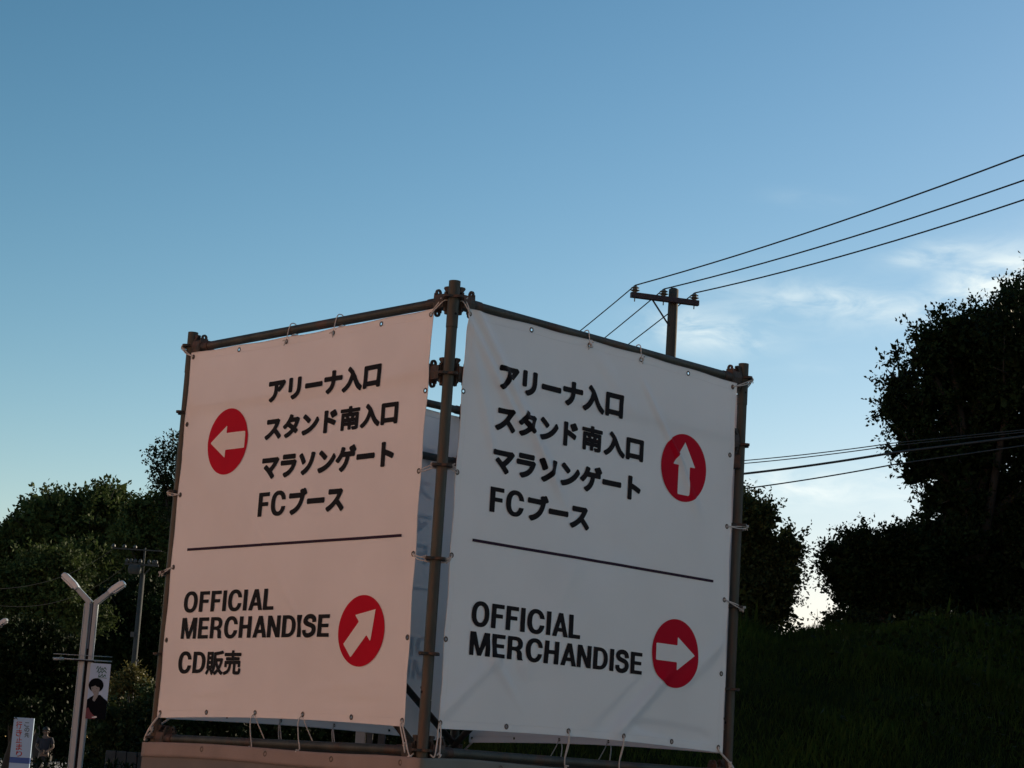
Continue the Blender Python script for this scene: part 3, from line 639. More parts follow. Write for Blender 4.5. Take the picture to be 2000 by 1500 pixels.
def sheet(face):
    s0, s1, z0, z1 = EXT[face]; h = .0062
    def coords(a, b, G):
        c = set(np.round(np.linspace(a, b, int((b - a) / .0125)), 5))
        for g_ in G: c = {x for x in c if abs(x - g_) > h * 1.3 or x in (round(a, 5), round(b, 5))}; c |= {round(g_ - h, 5), round(g_ + h, 5)}
        return np.array(sorted(c))
    S = coords(s0, s1, GS); Z = coords(z0, z1, GZ); SS, ZZ = np.meshgrid(S, Z); v = cloth(face, SS, ZZ).reshape(-1, 3); nx = len(S); f = []
    for j in range(len(Z) - 1):
        for i in range(nx - 1):
            sc = (S[i] + S[i + 1]) / 2; zc = (Z[j] + Z[j + 1]) / 2
            edge_s = abs(sc - GS[0]) < .002 or abs(sc - GS[-1]) < .002; edge_z = abs(zc - GZ[0]) < .002 or abs(zc - GZ[-1]) < .002
            if (edge_s and any(abs(zc - q) < .002 for q in GZ)) or (edge_z and any(abs(sc - q) < .002 for q in GS)): continue
            f.append((j * nx + i, j * nx + i + 1, (j + 1) * nx + i + 1, (j + 1) * nx + i))
    return mesh('sheet', v, f, True)
def hem(face):
    s0, s1, z0, z1 = EXT[face]; mb = MB(); n = 90
    loops = []
    P = [(s0 + (s1 - s0) * i / n, z0) for i in range(n)] + [(s1, z0 + (z1 - z0) * i / n) for i in range(n)] + [(s1 - (s1 - s0) * i / n, z1) for i in range(n)] + [(s0, z1 - (z1 - z0) * i / n) for i in range(n)]
    c = cloth(face, [p[0] for p in P], [p[1] for p in P]); k = len(P); n_ = FACES[face][2]; v = []; f = []
    for i in range(k):
        t = Vector(c[(i + 1) % k] - c[i - 1]).normalized(); a = n_; b = t.cross(a)
        for q in range(6): an = q * math.pi / 3; v.append(Vector(c[i]) + a * math.cos(an) * .0022 + b * math.sin(an) * .0022)
    for i in range(k):
        j = (i + 1) % k
        for q in range(6): f.append((i * 6 + q, i * 6 + (q + 1) % 6, j * 6 + (q + 1) % 6, j * 6 + q))
    # stitched seam 3 cm inside the edge: a very low cord
    P = [(s0 + .030 + (s1 - s0 - .06) * i / n, z0 + .034) for i in range(n)] + [(s1 - .030, z0 + .034 + (z1 - z0 - .068) * i / n) for i in range(n)] + [(s1 - .030 - (s1 - s0 - .06) * i / n, z1 - .034) for i in range(n)] + [(s0 + .030, z1 - .034 - (z1 - z0 - .068) * i / n) for i in range(n)]
    c = cloth(face, [p[0] for p in P], [p[1] for p in P], -.0004); o = len(v)
    for i in range(k):
        t = Vector(c[(i + 1) % k] - c[i - 1]).normalized(); a = n_; b = t.cross(a)
        for q in range(6): an = q * math.pi / 3; v.append(Vector(c[i]) + a * math.cos(an) * .0009 + b * math.sin(an) * .0012)
    for i in range(k):
        j = (i + 1) % k
        for q in range(6): f.append((o + i * 6 + q, o + i * 6 + (q + 1) % 6, o + j * 6 + (q + 1) % 6, o + j * 6 + q))
    return mesh('hem', v, f, True)
def grommet_mesh():
    R0, r0, n, k = .0092, .0026, 20, 6; v = []; f = []
    for i in range(n):
        a = 2 * math.pi * i / n
        for j in range(k):
            b = 2 * math.pi * j / k; rr = R0 + r0 * 1.35 * math.cos(b); v.append((rr * math.cos(a), r0 * .6 * math.sin(b), rr * math.sin(a)))
    for i in range(n):
        for j in range(k): f.append((i * k + j, i * k + (j + 1) % k, ((i + 1) % n) * k + (j + 1) % k, ((i + 1) % n) * k + j))
    return mesh('grommet', v, f, True)
GM = grommet_mesh(); GM.materials.append(M_eye)
def cord(pts, parent, r=.0032, knot=None):
    mb = MB(); P = [Vector(p) for p in pts]; Q = []
    for i in range(len(P) - 1):
        p0 = P[max(i - 1, 0)]; p1 = P[i]; p2 = P[i + 1]; p3 = P[min(i + 2, len(P) - 1)]
        for k in range(5):
            t = k / 5; Q.append(.5 * ((2 * p1) + (p2 - p0) * t + (2 * p0 - 5 * p1 + 4 * p2 - p3) * t * t + (3 * p1 - p0 - 3 * p2 + p3) * t ** 3))
    Q.append(P[-1]); mb.tube(Q, r, 7)
    if knot is not None:
        kk = Vector(knot)
        for i in range(3):
            a = Vector((random.uniform(-1, 1), random.uniform(-1, 1), random.uniform(-1, 1))).normalized(); b = a.orthogonal().normalized(); c = a.cross(b)
            mb.tube([kk + b * math.cos(t) * .0045 + c * math.sin(t) * .0045 + a * .002 * t for t in np.linspace(0, 6.2, 12)], r, 6)
        mb.tube([kk, kk + Vector((random.uniform(-.01, .01), random.uniform(-.01, 0), -.020))], r * .9, 6)
    return put('tie_cord', mb.mesh('tie_cord', True), M_cord, parent)
ARROWS = {  # outlines in banner coordinates (s, z)
 'FL1': [(.291, 3.066), (.420, 3.147), (.420, 3.108), (.575, 3.108), (.575, 3.024), (.420, 3.024), (.420, 2.984)],
 'FL2': [(1.663, 2.217), (1.524, 2.193), (1.553, 2.163), (1.456, 2.063), (1.513, 2.003), (1.612, 2.103), (1.641, 2.075)],
 'FR1': [(1.549, 3.188), (1.468, 3.072), (1.508, 3.072), (1.508, 2.929), (1.591, 2.929), (1.591, 3.072), (1.630, 3.072)],
 'FR2': [(1.684, 2.160), (1.556, 2.240), (1.556, 2.199), (1.408, 2.199), (1.408, 2.118), (1.556, 2.118), (1.556, 2.078)]}
def banner(face, style, fabric, label):
    O, e, n = FACES[face]; c0 = Vector(cloth(face, .98, 1.712).tolist())
    t = thing('banner', label, 'banner', c0, 'printed direction banners on the scaffold tower')
    sh = put('sheet', sheet(face), fabric, t)
    put('hem', hem(face), fabric, t)
    def pr(name, vf, m, off=.0026, parent=None):
        v, F = vf; P = cloth(face, v[:, 0], v[:, 1], off); return put(name, mesh(name, P.tolist(), F), m, parent or t)
    if style == 'L':
        pr('lettering', font_text('アリーナ入口', (.732, 1.579, 3.228, 3.350), .060), M_ink)
        pr('lettering', font_text('スタンド', (.732, 1.280, 3.045, 3.160), .060), M_ink)
        pr('lettering', font_text('南', (1.303, 1.446, 3.046, 3.160), .044), M_ink)
        pr('lettering', font_text('入口', (1.452, 1.719, 3.046, 3.158), .060), M_ink)
        pr('lettering', font_text('マラソンゲート', (.730, 1.710, 2.852, 2.977), .060), M_ink)
        pr('lettering', latin('FC', (.729, .942, 2.672, 2.794)), M_ink)
        pr('lettering', font_text('ブース', (.965, 1.379, 2.670, 2.796), .060), M_ink)
        pr('divider_line', poly_print(rect(.171, 2.5325, 1.806, 2.5455), cell=.012), M_div)
        pr('lettering', latin('OFFICIAL', (.186, .916, 2.224, 2.330)), M_ink)
        pr('lettering', latin('MERCHANDISE', (.189, 1.346, 2.092, 2.203)), M_ink)
        pr('lettering', latin('CD', (.187, .412, 1.925, 2.035)), M_ink)
        pr('lettering', font_text('販売', (.418, .700, 1.917, 2.037), .034), M_ink)
        discs = ((.431, 3.066, .166, 'FL1'), (1.572, 2.122, .160, 'FL2'))
    else:
        pr('lettering', font_text('アリーナ入口', (.267, 1.098, 3.224, 3.350), .060), M_ink)
        pr('lettering', font_text('スタンド', (.270, .800, 3.040, 3.160), .060), M_ink)
        pr('lettering', font_text('南', (.828, .967, 3.042, 3.160), .044), M_ink)
        pr('lettering', font_text('入口', (.978, 1.254, 3.040, 3.158), .060), M_ink)
        pr('lettering', font_text('マラソンゲート', (.268, 1.247, 2.850, 2.975), .060), M_ink)
        pr('lettering', latin('FC', (.270, .480, 2.672, 2.790)), M_ink)
        pr('lettering', font_text('ブース', (.502, .908, 2.668, 2.792), .060), M_ink)
        pr('divider_line', poly_print(rect(.182, 2.530, 1.802, 2.543), cell=.012), M_div)
        pr('lettering', latin('OFFICIAL', (.206, .881, 2.162, 2.275)), M_ink)
        pr('lettering', latin('MERCHANDISE', (.207, 1.316, 2.033, 2.144)), M_ink)
        discs = ((1.549, 3.062, .166, 'FR1'), (1.546, 2.159, .165, 'FR2'))
    for cx, cz, rr, k in discs:
        ps = ell(cx, cz, rr, rr, 72, 2.0); d = pr('red_disc', poly_print(ps, cell=.008), M_red)
        pr('arrow', poly_print(ARROWS[k], cell=.006), fabric, .0042, d)
    ang = math.atan2(e.y, e.x)
    for i in range(6):
        for j in range(6):
            if 0 < i < 5 and 0 < j < 5: continue
            p = Vector(cloth(face, GS[i], GZ[j], .0015).tolist()); g_ = put('grommet', GM, None, t, loc=p); g_.rotation_euler = (0, 0, ang)
    def gpt(i, j, off=.004): return Vector(cloth(face, GS[i], GZ[j], off).tolist())
    def F(s, z, o): return O + e * s + n * o + ZV * z
    # tied over the top ledger at the two middle eyelets, a loop and a loose end
    for i in (2, 3):
        g0 = gpt(i, 0); s = GS[i]; z0 = g0.z
        cord([g0, F(s - .004, z0 + .028, .030), F(s + .000, 3.612, .016), F(s + .004, 3.612, -.014), F(s + .006, 3.57, -.026), F(s + .018, z0 + .032, .014), F(s + .016, z0 + .015, .036)], t, .0026, g0 + n * .004 - ZV * .003)
        cord([g0 - n * .01, F(s + .022, z0 + .030, .022), F(s + .032, 3.572, -.012)], t, .0022)
        g1 = gpt(i, 5); z1 = g1.z
        cord([g1, F(s - .010, z1 - .035, .048), F(s - .016, 1.645, .036), F(s - .012, 1.612, .030), F(s - .008, 1.590, .030)], t, .0030, F(s - .012, 1.588, .040))
        cord([g1 - n * .008, F(s + .014, z1 - .035, .030), F(s + .030, 1.640, -.006), F(s + .030, 1.622, -.018)], t, .0026)
    # corners and sides tied back to the posts: outer posts are wrapped, at the near corner post the cord ends at the flange
    inner = {'FL': 5, 'FR': 0}.get(face, -1)
    for (i, j, z1_) in ((0, 0, 3.597), (5, 0, 3.597), (0, 2, 2.842), (0, 3, 2.433), (5, 2, 2.842), (5, 3, 2.433)):
        g0 = gpt(i, j); far = 1 if i == 5 else -1; sx = 1 + far
        if i == inner:
            a = F(sx - far * .052, z1_ + .004, .012); b = F(sx - far * .036, z1_ - .012, .020)
            cord([g0, g0.lerp(a, .5) + n * .008 - ZV * .003, a, F(sx - far * .048, z1_ - .010, -.012)], t, .0030, a + n * .004)
            cord([g0 - ZV * .003, g0.lerp(b, .5) + n * .010 - ZV * .008, b, F(sx - far * .03, z1_ - .014, -.01)], t, .0028)
        else:
            q = F(sx + far * .034, z1_ - .004, .034)
            cord([g0, g0.lerp(q, .5) + n * .010, q, F(sx + far * .046, z1_ - .002, .012), F(sx + far * .036, z1_, -.016)], t, .0026, q)
            cord([g0 + ZV * .003, g0.lerp(q, .5) - ZV * .010 + n * .010, F(sx + far * .026, z1_ - .016, .036), F(sx + far * .036, z1_ - .016, .008)], t, .0028)
    for i in (0, 5):
        g0 = gpt(i, 5); far = 1 if i == 5 else -1; sx = 1.0 + far
        if i == inner:
            a = F(sx - far * .058, 1.600, .046); b = F(sx - far * .030, 1.592, .046)
            cord([g0, g0 - ZV * .022 + n * .004, g0.lerp(a, .55) + n * .004, a], t, .0034, g0.lerp(a, .75) if face == 'FL' else a)
            cord([g0 + e * far * .006, g0 - ZV * .020 + e * far * .010, g0.lerp(b, .55), b, F(sx - far * .02, 1.600, .030)], t, .0034, b - ZV * .01 if face == 'FL' else None)
        else:
            a = F(sx + far * .030, 1.606, .040)
            cord([g0, g0 - ZV * .018 + n * .004, g0.lerp(a, .55) + n * .006, a, F(sx + far * .05, 1.602, .010)], t, .0052, g0.lerp(a, .6))
    return t
banner('FL', 'L', M_neutral, 'pale banner, cast pink by bounced light, with a left pointing arrow, facing left of the tower')
banner('FR', 'R', M_white, 'white banner with an up pointing arrow, facing right of the tower')
banner('BL', 'R', M_white, 'white banner on the far left side of the tower, seen through the centre gap')
banner('BR', 'L', M_neutral, 'far right banner of the tower, only its lower edge shows below the white front banner')
# lower skirt sheets wrapped round the foot of the tower
def skirt(face, s0, s1, ztop, M1, M2, label, k):
    O, e, n = FACES[face]; S = np.linspace(s0, s1, 70); Z = np.concatenate([np.linspace(ztop, ztop - .055, 5), np.linspace(ztop - .07, .35, 36)])
    def P(s, z, off=0):
        cf = min(1, abs(s - (2.056 if face == 'FL' else -.056)) / .3)
        b = .042 + off + cf * (.012 * math.sin(s * 2.3 + k) * min(1, (ztop - z) * 4) + .006 * math.sin(s * 7 + z * 5 + k) * min(1, (ztop - z) * 5)) + .014 * math.exp(-((s - (2.0 if face == 'FL' else 0)) / .12) ** 2)
        zz = z + .006 * math.sin(s * 3.2 + k) * (1 if z > 1 else 0) * cf - .008 * (1 - cf)
        return O + e * s + n * b + ZV * zz
    t = thing('skirt_banner', label, 'tarpaulin', P(1, .35), 'lower sheets round the foot of the tower')
    def strip(zs, name, m, off):
        v = [P(s, z, off) for z in zs for s in S]; nx = len(S)
        return put(name, mesh(name, v, [(j * nx + i, j * nx + i + 1, (j + 1) * nx + i + 1, (j + 1) * nx + i) for j in range(len(zs) - 1) for i in range(nx - 1)], True), m, t)
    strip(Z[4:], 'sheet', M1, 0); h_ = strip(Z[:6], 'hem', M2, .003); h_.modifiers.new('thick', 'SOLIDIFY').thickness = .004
    for s in (.47, .97, 1.45, 1.93) if face == 'FL' else (.42, .9, 1.4, 1.9):
        p = P(s, ztop - .026, .007); g_ = put('grommet', GM, None, t, loc=p); g_.rotation_euler = (0, 0, math.atan2(e.y, e.x)); g_.scale = (1.1, 1.1, 1.1)
        mb = MB(); mb.prism([(math.cos(a) * .008, math.sin(a) * .008) for a in np.linspace(0, 2 * math.pi, 12, endpoint=False)], p - n * .0032, e, ZV, n, .001); put('eyelet_hole', mb.mesh('eyelet_hole'), M_ink, t)
    return t
skirt('FL', -.035, 2.058, 1.590, M_skirtL, M_skirtLh, 'lower sheet with a paler hem, warm left light painted in, below the pink-lit banner', 0)
skirt('FR', -.058, 2.035, 1.590, M_skirtR, M_skirtRh, 'lower sheet with the shade painted in, below the white front banner', 2)

# ---------------------------------------------------------------- utility pole behind the tower, overhead wires
UPY = 40.0; ptop = at(1316, 566, UPY); pz = ptop.z; z_arm = at(1300, 589, UPY).z
up = thing('utility_pole', 'dark wooden utility pole with one crossarm rising behind the white banner', 'utility pole', (ptop.x, UPY, bank(ptop.x, UPY)))
def upole(t, x, y, zb, pz, armdir, aL, aR, z_arm, ins):
    mb = MB(); n = 8; mb.tube([(x, y, zb - .3 + (pz - zb + .3) * i / n) for i in range(n + 1)] + [(x, y, pz + .03)], [.135 - .035 * i / n for i in range(n + 1)] + [.06], 18)
    put('pole', mb.mesh('pole', True), M_upole, t)
    e = armdir.normalized(); c = Vector((x, y, z_arm)); nf = Vector((-e.y, e.x, 0)); nf = -nf if nf.y > 0 else nf
    mb = MB(); o = c + nf * .15; mb.prism([(-aL, -.055), (aR, -.055), (aR, .055), (-aL, .055)], o, e, ZV, nf, .10); arm = bevel(put('crossarm', mb.mesh('crossarm'), M_arm, t), .01)
    mb = MB(); mb.tube([c - e * aL * .52 + nf * .16 - ZV * .05, c - ZV * .52 - e * .08 + nf * .06], .018, 6); put('arm_brace', mb.mesh('arm_brace'), M_arm, t)
    tops = []
    for q in ins:
        b = o + e * q
        mb = MB(); mb.tube([b - ZV * .13, b + ZV * .06], .012, 6)
        mb.tube([b + ZV * z for z in (.055, .075, .10, .115, .135, .15, .18)], [.03, .045, .095, .05, .045, .085, .04], 14)
        mb.tube([b + ZV * .165 - nf * .0, b + ZV * .20], [.05, .03], 10)
        put('insulator', mb.mesh('insulator', False), M_ins, t); tops.append(b + ZV * .205)
    return tops
A0 = at_z(1225, 580, z_arm); A1 = at_z(1357, 597, z_arm); ed = (A1 - A0); ed.z = 0; L0 = ed.length; ce = (Vector((ptop.x, UPY, z_arm)) - A0).dot(ed.normalized())
I_ = [(at_z(px, py, z_arm) - A0).dot(ed.normalized()) - ce for px, py in ((1233, 581), (1289, 588), (1348, 596))]
tops = upole(up, ptop.x, UPY, bank(ptop.x, UPY), pz, ed, ce, L0 - ce, z_arm, I_)
def wire(name, pts, r, m, label, group):
    mb = MB(); mb.tube(pts, r, 6); o = put(name, mb.mesh(name, True), m); return tag(o, label, 'power line', group)
def span(a, b, sag, n=24): return [a.lerp(b, i / n) - ZV * 4 * sag * (i / n) * (1 - i / n) for i in range(n + 1)]
for k, (tp, (rx, ry), (lx, ly), wh) in enumerate(zip(tops, ((2000, 303), (2000, 352), (2000, 390)), ((1131.5, 642), (1179, 656), (1226, 668)), ('uppermost', 'middle', 'lowest'))):
    sg = .36; P1 = at_z(rx, ry, tp.z - sg); e1 = Vector((tp.x + (P1.x - tp.x) * 2, tp.y + (P1.y - tp.y) * 2, tp.z))
    Q1 = at_z(lx, ly, tp.z - .12); dd = Vector((Q1.x - tp.x, Q1.y - tp.y, 0)); e2 = Vector((tp.x, tp.y, 0)) + dd * 8.5; e2.z = tp.z
    pts = span(e2, tp, .45)[:-1] + span(tp, e1, sg)
    wire('power_line', pts, .0135, M_wire, '%s of the three wires carried by the insulators of the dark wooden pole' % wh, 'three overhead wires on the wooden pole')
for k, (y0, y1, r, m, lb) in enumerate(((909, 866.5, .009, M_wire, 'topmost thin wire of the lower bundle right of the tower'), (915, 871.5, .009, M_wire, 'second thin wire of the lower bundle, close under the topmost'),
                              (938, 885.5, .021, M_wire, 'thick telephone cable in the lower bundle right of the tower'), (970, 909, .012, M_wire, 'lowest slack wire of the lower bundle right of the tower'))):
    a = at(1313, y0, UPY - .15); b = at(1734, y1, 34.5); d = b - a; pts = span(a, a + d * 1.02, .05) + [a + d * q for q in (1.3, 1.9, 3)]
    wire('telephone_cable' if k == 2 else 'power_line', pts, r, m, lb, 'lower bundle of wires right of the tower')

# ---------------------------------------------------------------- left utility pole
LPY = 60.0; q0 = at(283.5, 1070, LPY); lp = thing('utility_pole', 'slim grey utility pole with a transformer in front of the dark trees at left', 'utility pole', (q0.x, LPY, gz(q0.x, LPY)))
mb = MB(); zb = gz(q0.x, LPY); mb.tube([(q0.x, LPY, zb - .2), (q0.x, LPY, at(280, 1120, LPY).z)], [.10, .072], 14); put('pole', mb.mesh('pole', True), M_upole2, lp)
mb = MB(); mb.tube([(q0.x, LPY, at(280, 1125, LPY).z), (q0.x, LPY, q0.z)], .03, 8); put('top_rod', mb.mesh('top_rod', True), M_upole2, lp)
zr = at(270, 1074, LPY).z; mb = MB(); mb.box((at(268, 1074, LPY).x, LPY - .06, zr), 1.45, .035, .035); put('crossarm', mb.mesh('crossarm'), M_upole2, lp)
for px in (222, 243, 264):
    mb = MB(); c = at(px, 1074, LPY); c.y = LPY - .06; c.z = zr; mb.tube([c + ZV * .02, c + ZV * .05, c + ZV * .10, c + ZV * .13], [.03, .06, .05, .02], 8); put('insulator', mb.mesh('insulator'), M_porc, lp)
zr2 = at(280, 1104, LPY).z; c = at(278, 1104, LPY); mb = MB(); mb.box((c.x, LPY - .14, zr2), 1.0, .06, .06); put('crossarm', mb.mesh('crossarm'), M_upole2, lp)
for px in (249, 257, 265, 275, 292, 301, 306):
    mb = MB(); c = at(px, 1104, LPY); c.y = LPY - .14; c.z = zr2; mb.tube([c + ZV * .03, c + ZV * .07, c + ZV * .12, c + ZV * .16], [.03, .055, .05, .02], 8); put('insulator', mb.mesh('insulator'), M_porc, lp)
c = at(264, 1112, LPY - .3); mb = MB(); ex = Vector((1, 0, 0)); mb.tube([c - ex * .20, c - ex * .17, c + ex * .12, c + ex * .16], [.08, .13, .14, .10], 14); put('transformer', mb.mesh('transformer', True), M_upole2, lp)
mb = MB(); mb.tube([at(282, 1122, LPY - .1), at(292, 1111, LPY - .12)], .02, 6); put('arm_brace', mb.mesh('arm_brace'), M_upole2, lp)
mb = MB(); mb.box(at(258.5, 1239, LPY - .12), .11, .03, .15); put('number_plate', mb.mesh('number_plate'), M_porc, lp)
mb = MB(); mb.box(at(268, 1290, LPY - .15), .06, .04, .06); put('reflector', mb.mesh('reflector'), M_porc, lp)
for k, (a, b, sg, lb) in enumerate(((at(222, 1071, LPY), at(-120, 1140, 40), .5, 'slack wire from the slim grey pole to the left edge'),
                                (at(249, 1102, LPY), at(-60, 1172, 42), .55, 'lower slack wire from the slim grey pole to the left edge'),
                                (at(306, 1072, LPY), at(420, 1060, 72), .3, 'wire from the slim grey pole to behind the tower'))):
    wire('power_line', span(a, b, sg), .005, M_wireg, lb, 'wires of the slim grey pole')

# ---------------------------------------------------------------- unseen sunlit building added behind the camera to bounce warm light
M_bounce = mat('terracotta_bounce', (.74, .41, .29), .85, var=.15, vscale=2, bump=.3, bscale=30)  # colour set for the warm light it throws on the left banner
def bounce_building():
    fa = Vector((.76, .65, 0)).normalized(); e = Vector((-fa.y, fa.x, 0)); C0 = Vector((-18.5, -8.5, 0)); H = 15.5; L = 54.0
    t = thing('added_bounce_building', 'unseen long terracotta building added behind the photographer to bounce warm light', 'building', C0)
    def bx(name, s, d, z, w_, dp, h, m, parent):
        mb = MB(); M = Matrix((( e.x, fa.x, 0), (e.y, fa.y, 0), (0, 0, 1))); mb.box(C0 + e * s + fa * d + ZV * z, w_, dp, h, M); return put(name, mb.mesh(name), m, parent)
    bx('wall', 0, -3, H / 2, L, 6, H, M_bounce, t); bx('bounce_parapet', 0, -2.9, H + .3, L + .6, 6.4, .6, M_wall, t)  # wall and parapet of the added bounce building
    for i in range(10): bx('bounce_pilaster', -L / 2 + 2.7 + i * 5.4, .2, H / 2, .8, .4, H - .02, M_bounce, t)
    for i in range(9):
        for z in (2.0, 6.4): 
            wn = bx('window', -L / 2 + 5.4 + i * 5.4, .02, z, 2.2, .08, 1.6, M_lamp, t); bx('pane', -L / 2 + 5.4 + i * 5.4, .065, z, 2.0, .02, 1.4, M_cable, wn)
bounce_building()
# ---------------------------------------------------------------- street lamps
SLY = 28.0
def street_lamp(label):
    c = at(180.5, 1172, SLY); zb = gz(c.x, SLY); zt = c.z; B = Vector((c.x, SLY, zb)); t = thing('street_lamp', label, 'street lamp', B, 'double headed street lamps')
    X = Vector((1, 0, 0)); Yv = Vector((0, 1, 0))
    def post(x0, x1, ztop, dep=.10, yo=0, nm='post'):
        mb = MB(); w2 = (x1 - x0) / 2; mb.prism([(-w2, -dep / 2), (w2, -dep / 2), (w2, dep / 2), (-w2, dep / 2)], Vector((c.x + (x0 + x1) / 2, SLY + yo, (zb + ztop) / 2)), X, Yv, ZV, ztop - zb)
        return bevel(put(nm, mb.mesh(nm), M_lamp, t), .014, 3)
    post(-.086, -.012, zt - .02, .08); post(-.100, -.083, zt - .05, .04, -.02, 'post_rib'); post(.026, .090, zt - .005, .08)
    mb = MB(); mb.box((c.x + .005, SLY + .01, (zt + zb) / 2), .034, .03, zt - zb - .1); put('cable_channel', mb.mesh('cable_channel'), M_ink, t)
    mb = MB(); mb.box((c.x + .006, SLY - .025, zt - .35), .022, .02, .62); put('cable', mb.mesh('cable'), M_cable, t)
    for sx, L, hz_, x0 in ((-1, .385, .36, -.030), (1, .345, .30, .055)):
        a = Vector((c.x + x0, SLY, zt - .035)); d = Vector((sx * L, 0, hz_)); dn = d.normalized(); side = Vector((0, 1, 0)); upv = side.cross(dn) * (1 if sx < 0 else -1); upv = upv if upv.z > 0 else -upv
        mb = MB(); mb.prism([(-.02, -.040), (d.length * .52, -.034), (d.length * .52, .034), (-.02, .040)], a, dn, upv, side, .085); bevel(put('arm', mb.mesh('arm'), M_lamp, t), .012, 3)
        mb = MB(); l0 = d.length * .48; l1 = d.length * 1.03
        mb.prism([(l0, -.034), (l1 - .02, -.046), (l1, -.030), (l1, .022), (l1 - .04, .040), (l0 + .08, .048), (l0, .036)], a, dn, upv, side, .15)
        h_ = bevel(put('lamp_head', mb.mesh('lamp_head'), M_lamph, t), .014, 3)
        mb = MB(); mb.prism([(l0 + .05, -.052), (l1 - .03, -.060), (l1 - .03, -.040), (l0 + .05, -.034)], a, dn, upv, side, .11); put('lens', mb.mesh('lens'), M_lens, h_)
    # banner rods
    for py, r, k in ((1282, .0045, 0), (1291, .009, 1)):
        z = at(182, py, SLY).z
        mb = MB(); mb.tube([(c.x - .44, SLY - .07, z + (.004 if k else .0)), (c.x + .36, SLY - .07, z + .004)], r, 8); put('banner_rod', mb.mesh('banner_rod', True), M_lamp, t)
    z = at(182, 1292, SLY).z; mb = MB(); mb.box((c.x - .01, SLY - .02, z), .27, .15, .016); put('strap', mb.mesh('strap'), M_ink, t)
    mb = MB(); mb.tube([(c.x - .43, SLY - .075, z + .0), (c.x - .30, SLY - .075, z + .008)], .02, 8); put('rod_cap', mb.mesh('rod_cap', True), M_lamp, t)
    return t, c
sl, slc = street_lamp('grey double headed street lamp with a portrait flag beside the clipped hedge')
# the flag hangs from the rod: top-level
zf = at(205, 1297, SLY).z; fx0 = slc.x + .080; fw = .275; fh = .745; FO = Vector((fx0, SLY - .078, zf))
flag = thing('portrait_flag', 'small flag with a dark haired figure in a suit, hanging from the street lamp', 'flag', FO)
def FP(u, v, off=0): 
    return FO + Vector((u * fw, -off + .012 * math.sin(u * 5) * v, -v * fh))
def fl_print(name, P, m, off, parent=flag, cell=.02):
    v, F = poly_print(P, cell=cell); return put(name, mesh(name, [FP(a, b, off) for a, b in v], F), m, parent)
fl_print('cloth', rect(0, 0, 1, 1), M_flag, 0, cell=.05)
fl_print('suit', [(0, 1), (0, .66), (.12, .62), (.30, .575), (.62, .56), (.85, .63), (1, .665), (1, 1)], M_pplnk, .003)
nk = fl_print('neck', [(.26, .47), (.55, .47), (.52, .58), (.36, .69), (.25, .66), (.30, .58)], M_skinp, .005)
hr = fl_print('hair', [(.37 + .37 * math.cos(a), .395 + .128 * math.sin(a)) for a in np.linspace(0, 2 * math.pi, 30, endpoint=False)], M_pplnk, .005)
fc = fl_print('face', [(.12, .41), (.20, .385), (.34, .40), (.50, .42), (.57, .44), (.555, .50), (.48, .555), (.39, .575), (.28, .55), (.17, .49)], M_skinp, .007)
fl_print('fringe', [(.08, .35), (.35, .34), (.62, .36), (.66, .45), (.58, .42), (.44, .425), (.34, .40), (.22, .42), (.12, .43)], M_pplnk, .009)
for u in (.22, .42): fl_print('eye', [(u - .045, .452), (u, .444), (u + .045, .452), (u, .458)], M_pplnk, .009, cell=.008)
fl_print('mouth', [(.26, .508), (.38, .506), (.37, .515), (.28, .515)], M_maroon, .009, cell=.008)
fl_print('maroon_patch', [(0, .82), (.10, .80), (.22, .88), (.45, .955), (.5, 1), (0, 1)], M_maroon, .005)
fl_print('white_mark', [(.30, .955), (.55, .945), (.56, .975), (.31, .98)], M_lens, .008)
scr = [[(.30, .10), (.38, .055), (.40, .115), (.50, .06), (.52, .11), (.60, .08), (.62, .115), (.72, .07), (.80, .11)], [(.34, .16), (.42, .12), (.44, .175), (.55, .13), (.60, .165), (.70, .125), (.82, .165)], [(.48, .195), (.44, .235), (.56, .225), (.62, .19), (.66, .235), (.76, .20), (.80, .235)], [(.40, .265), (.60, .255), (.86, .258)]]
for p in scr: fl_print('script_line', ribbon(p, .022 if p is not scr[3] else .009, 4), M_green, .004, cell=.006)
# second lamp further off: only the tip of its right head reaches into the picture
SL2 = 37.5; tx = at(14, 1209, SL2); off = Vector((tx.x - (slc.x + .41), SL2 - SLY, 0)); l2 = copy_thing(sl, sl.location + off, 0, 'street lamp at the left edge, only the bright tip of one head in view'); l2.location.z += tx.z - (slc.z + .275)
for ch in list(l2.children):
    if ch.name.startswith(('rod_cap',)): pass

# ---------------------------------------------------------------- white notice board
SY = 36.0; bx0 = at(24, 1440, SY).x; bx1 = at(63.5, 1440, SY).x; zt = at(48, 1402, SY).z; zbt = gz(bx0, SY)
sg_ = thing('notice_board', 'white notice board with red and dark vertical letters and a blue foot band', 'sign', ((bx0 + bx1) / 2, SY, zbt))
def brd(name, z0, z1, m, dep=.05, x0=bx0, x1=bx1, yo=0): 
    mb = MB(); mb.box(((x0 + x1) / 2, SY + yo, (z0 + z1) / 2), x1 - x0, dep, z1 - z0); return bevel(put(name, mb.mesh(name), m, sg_), .004)
zb1 = at(45, 1480, SY).z; zb0 = at(45, 1491, SY).z
brd('panel', zb1 + .001, zt, M_sign); brd('blue_band', zb0, zb1, M_signb, .054); brd('lower_panel', zbt + .25, zb0 - .001, M_sign)
for x in (bx0 + .04, bx1 - .04): brd('stand_leg', zbt, zbt + .25, M_lamp, .04, x - .02, x + .02)
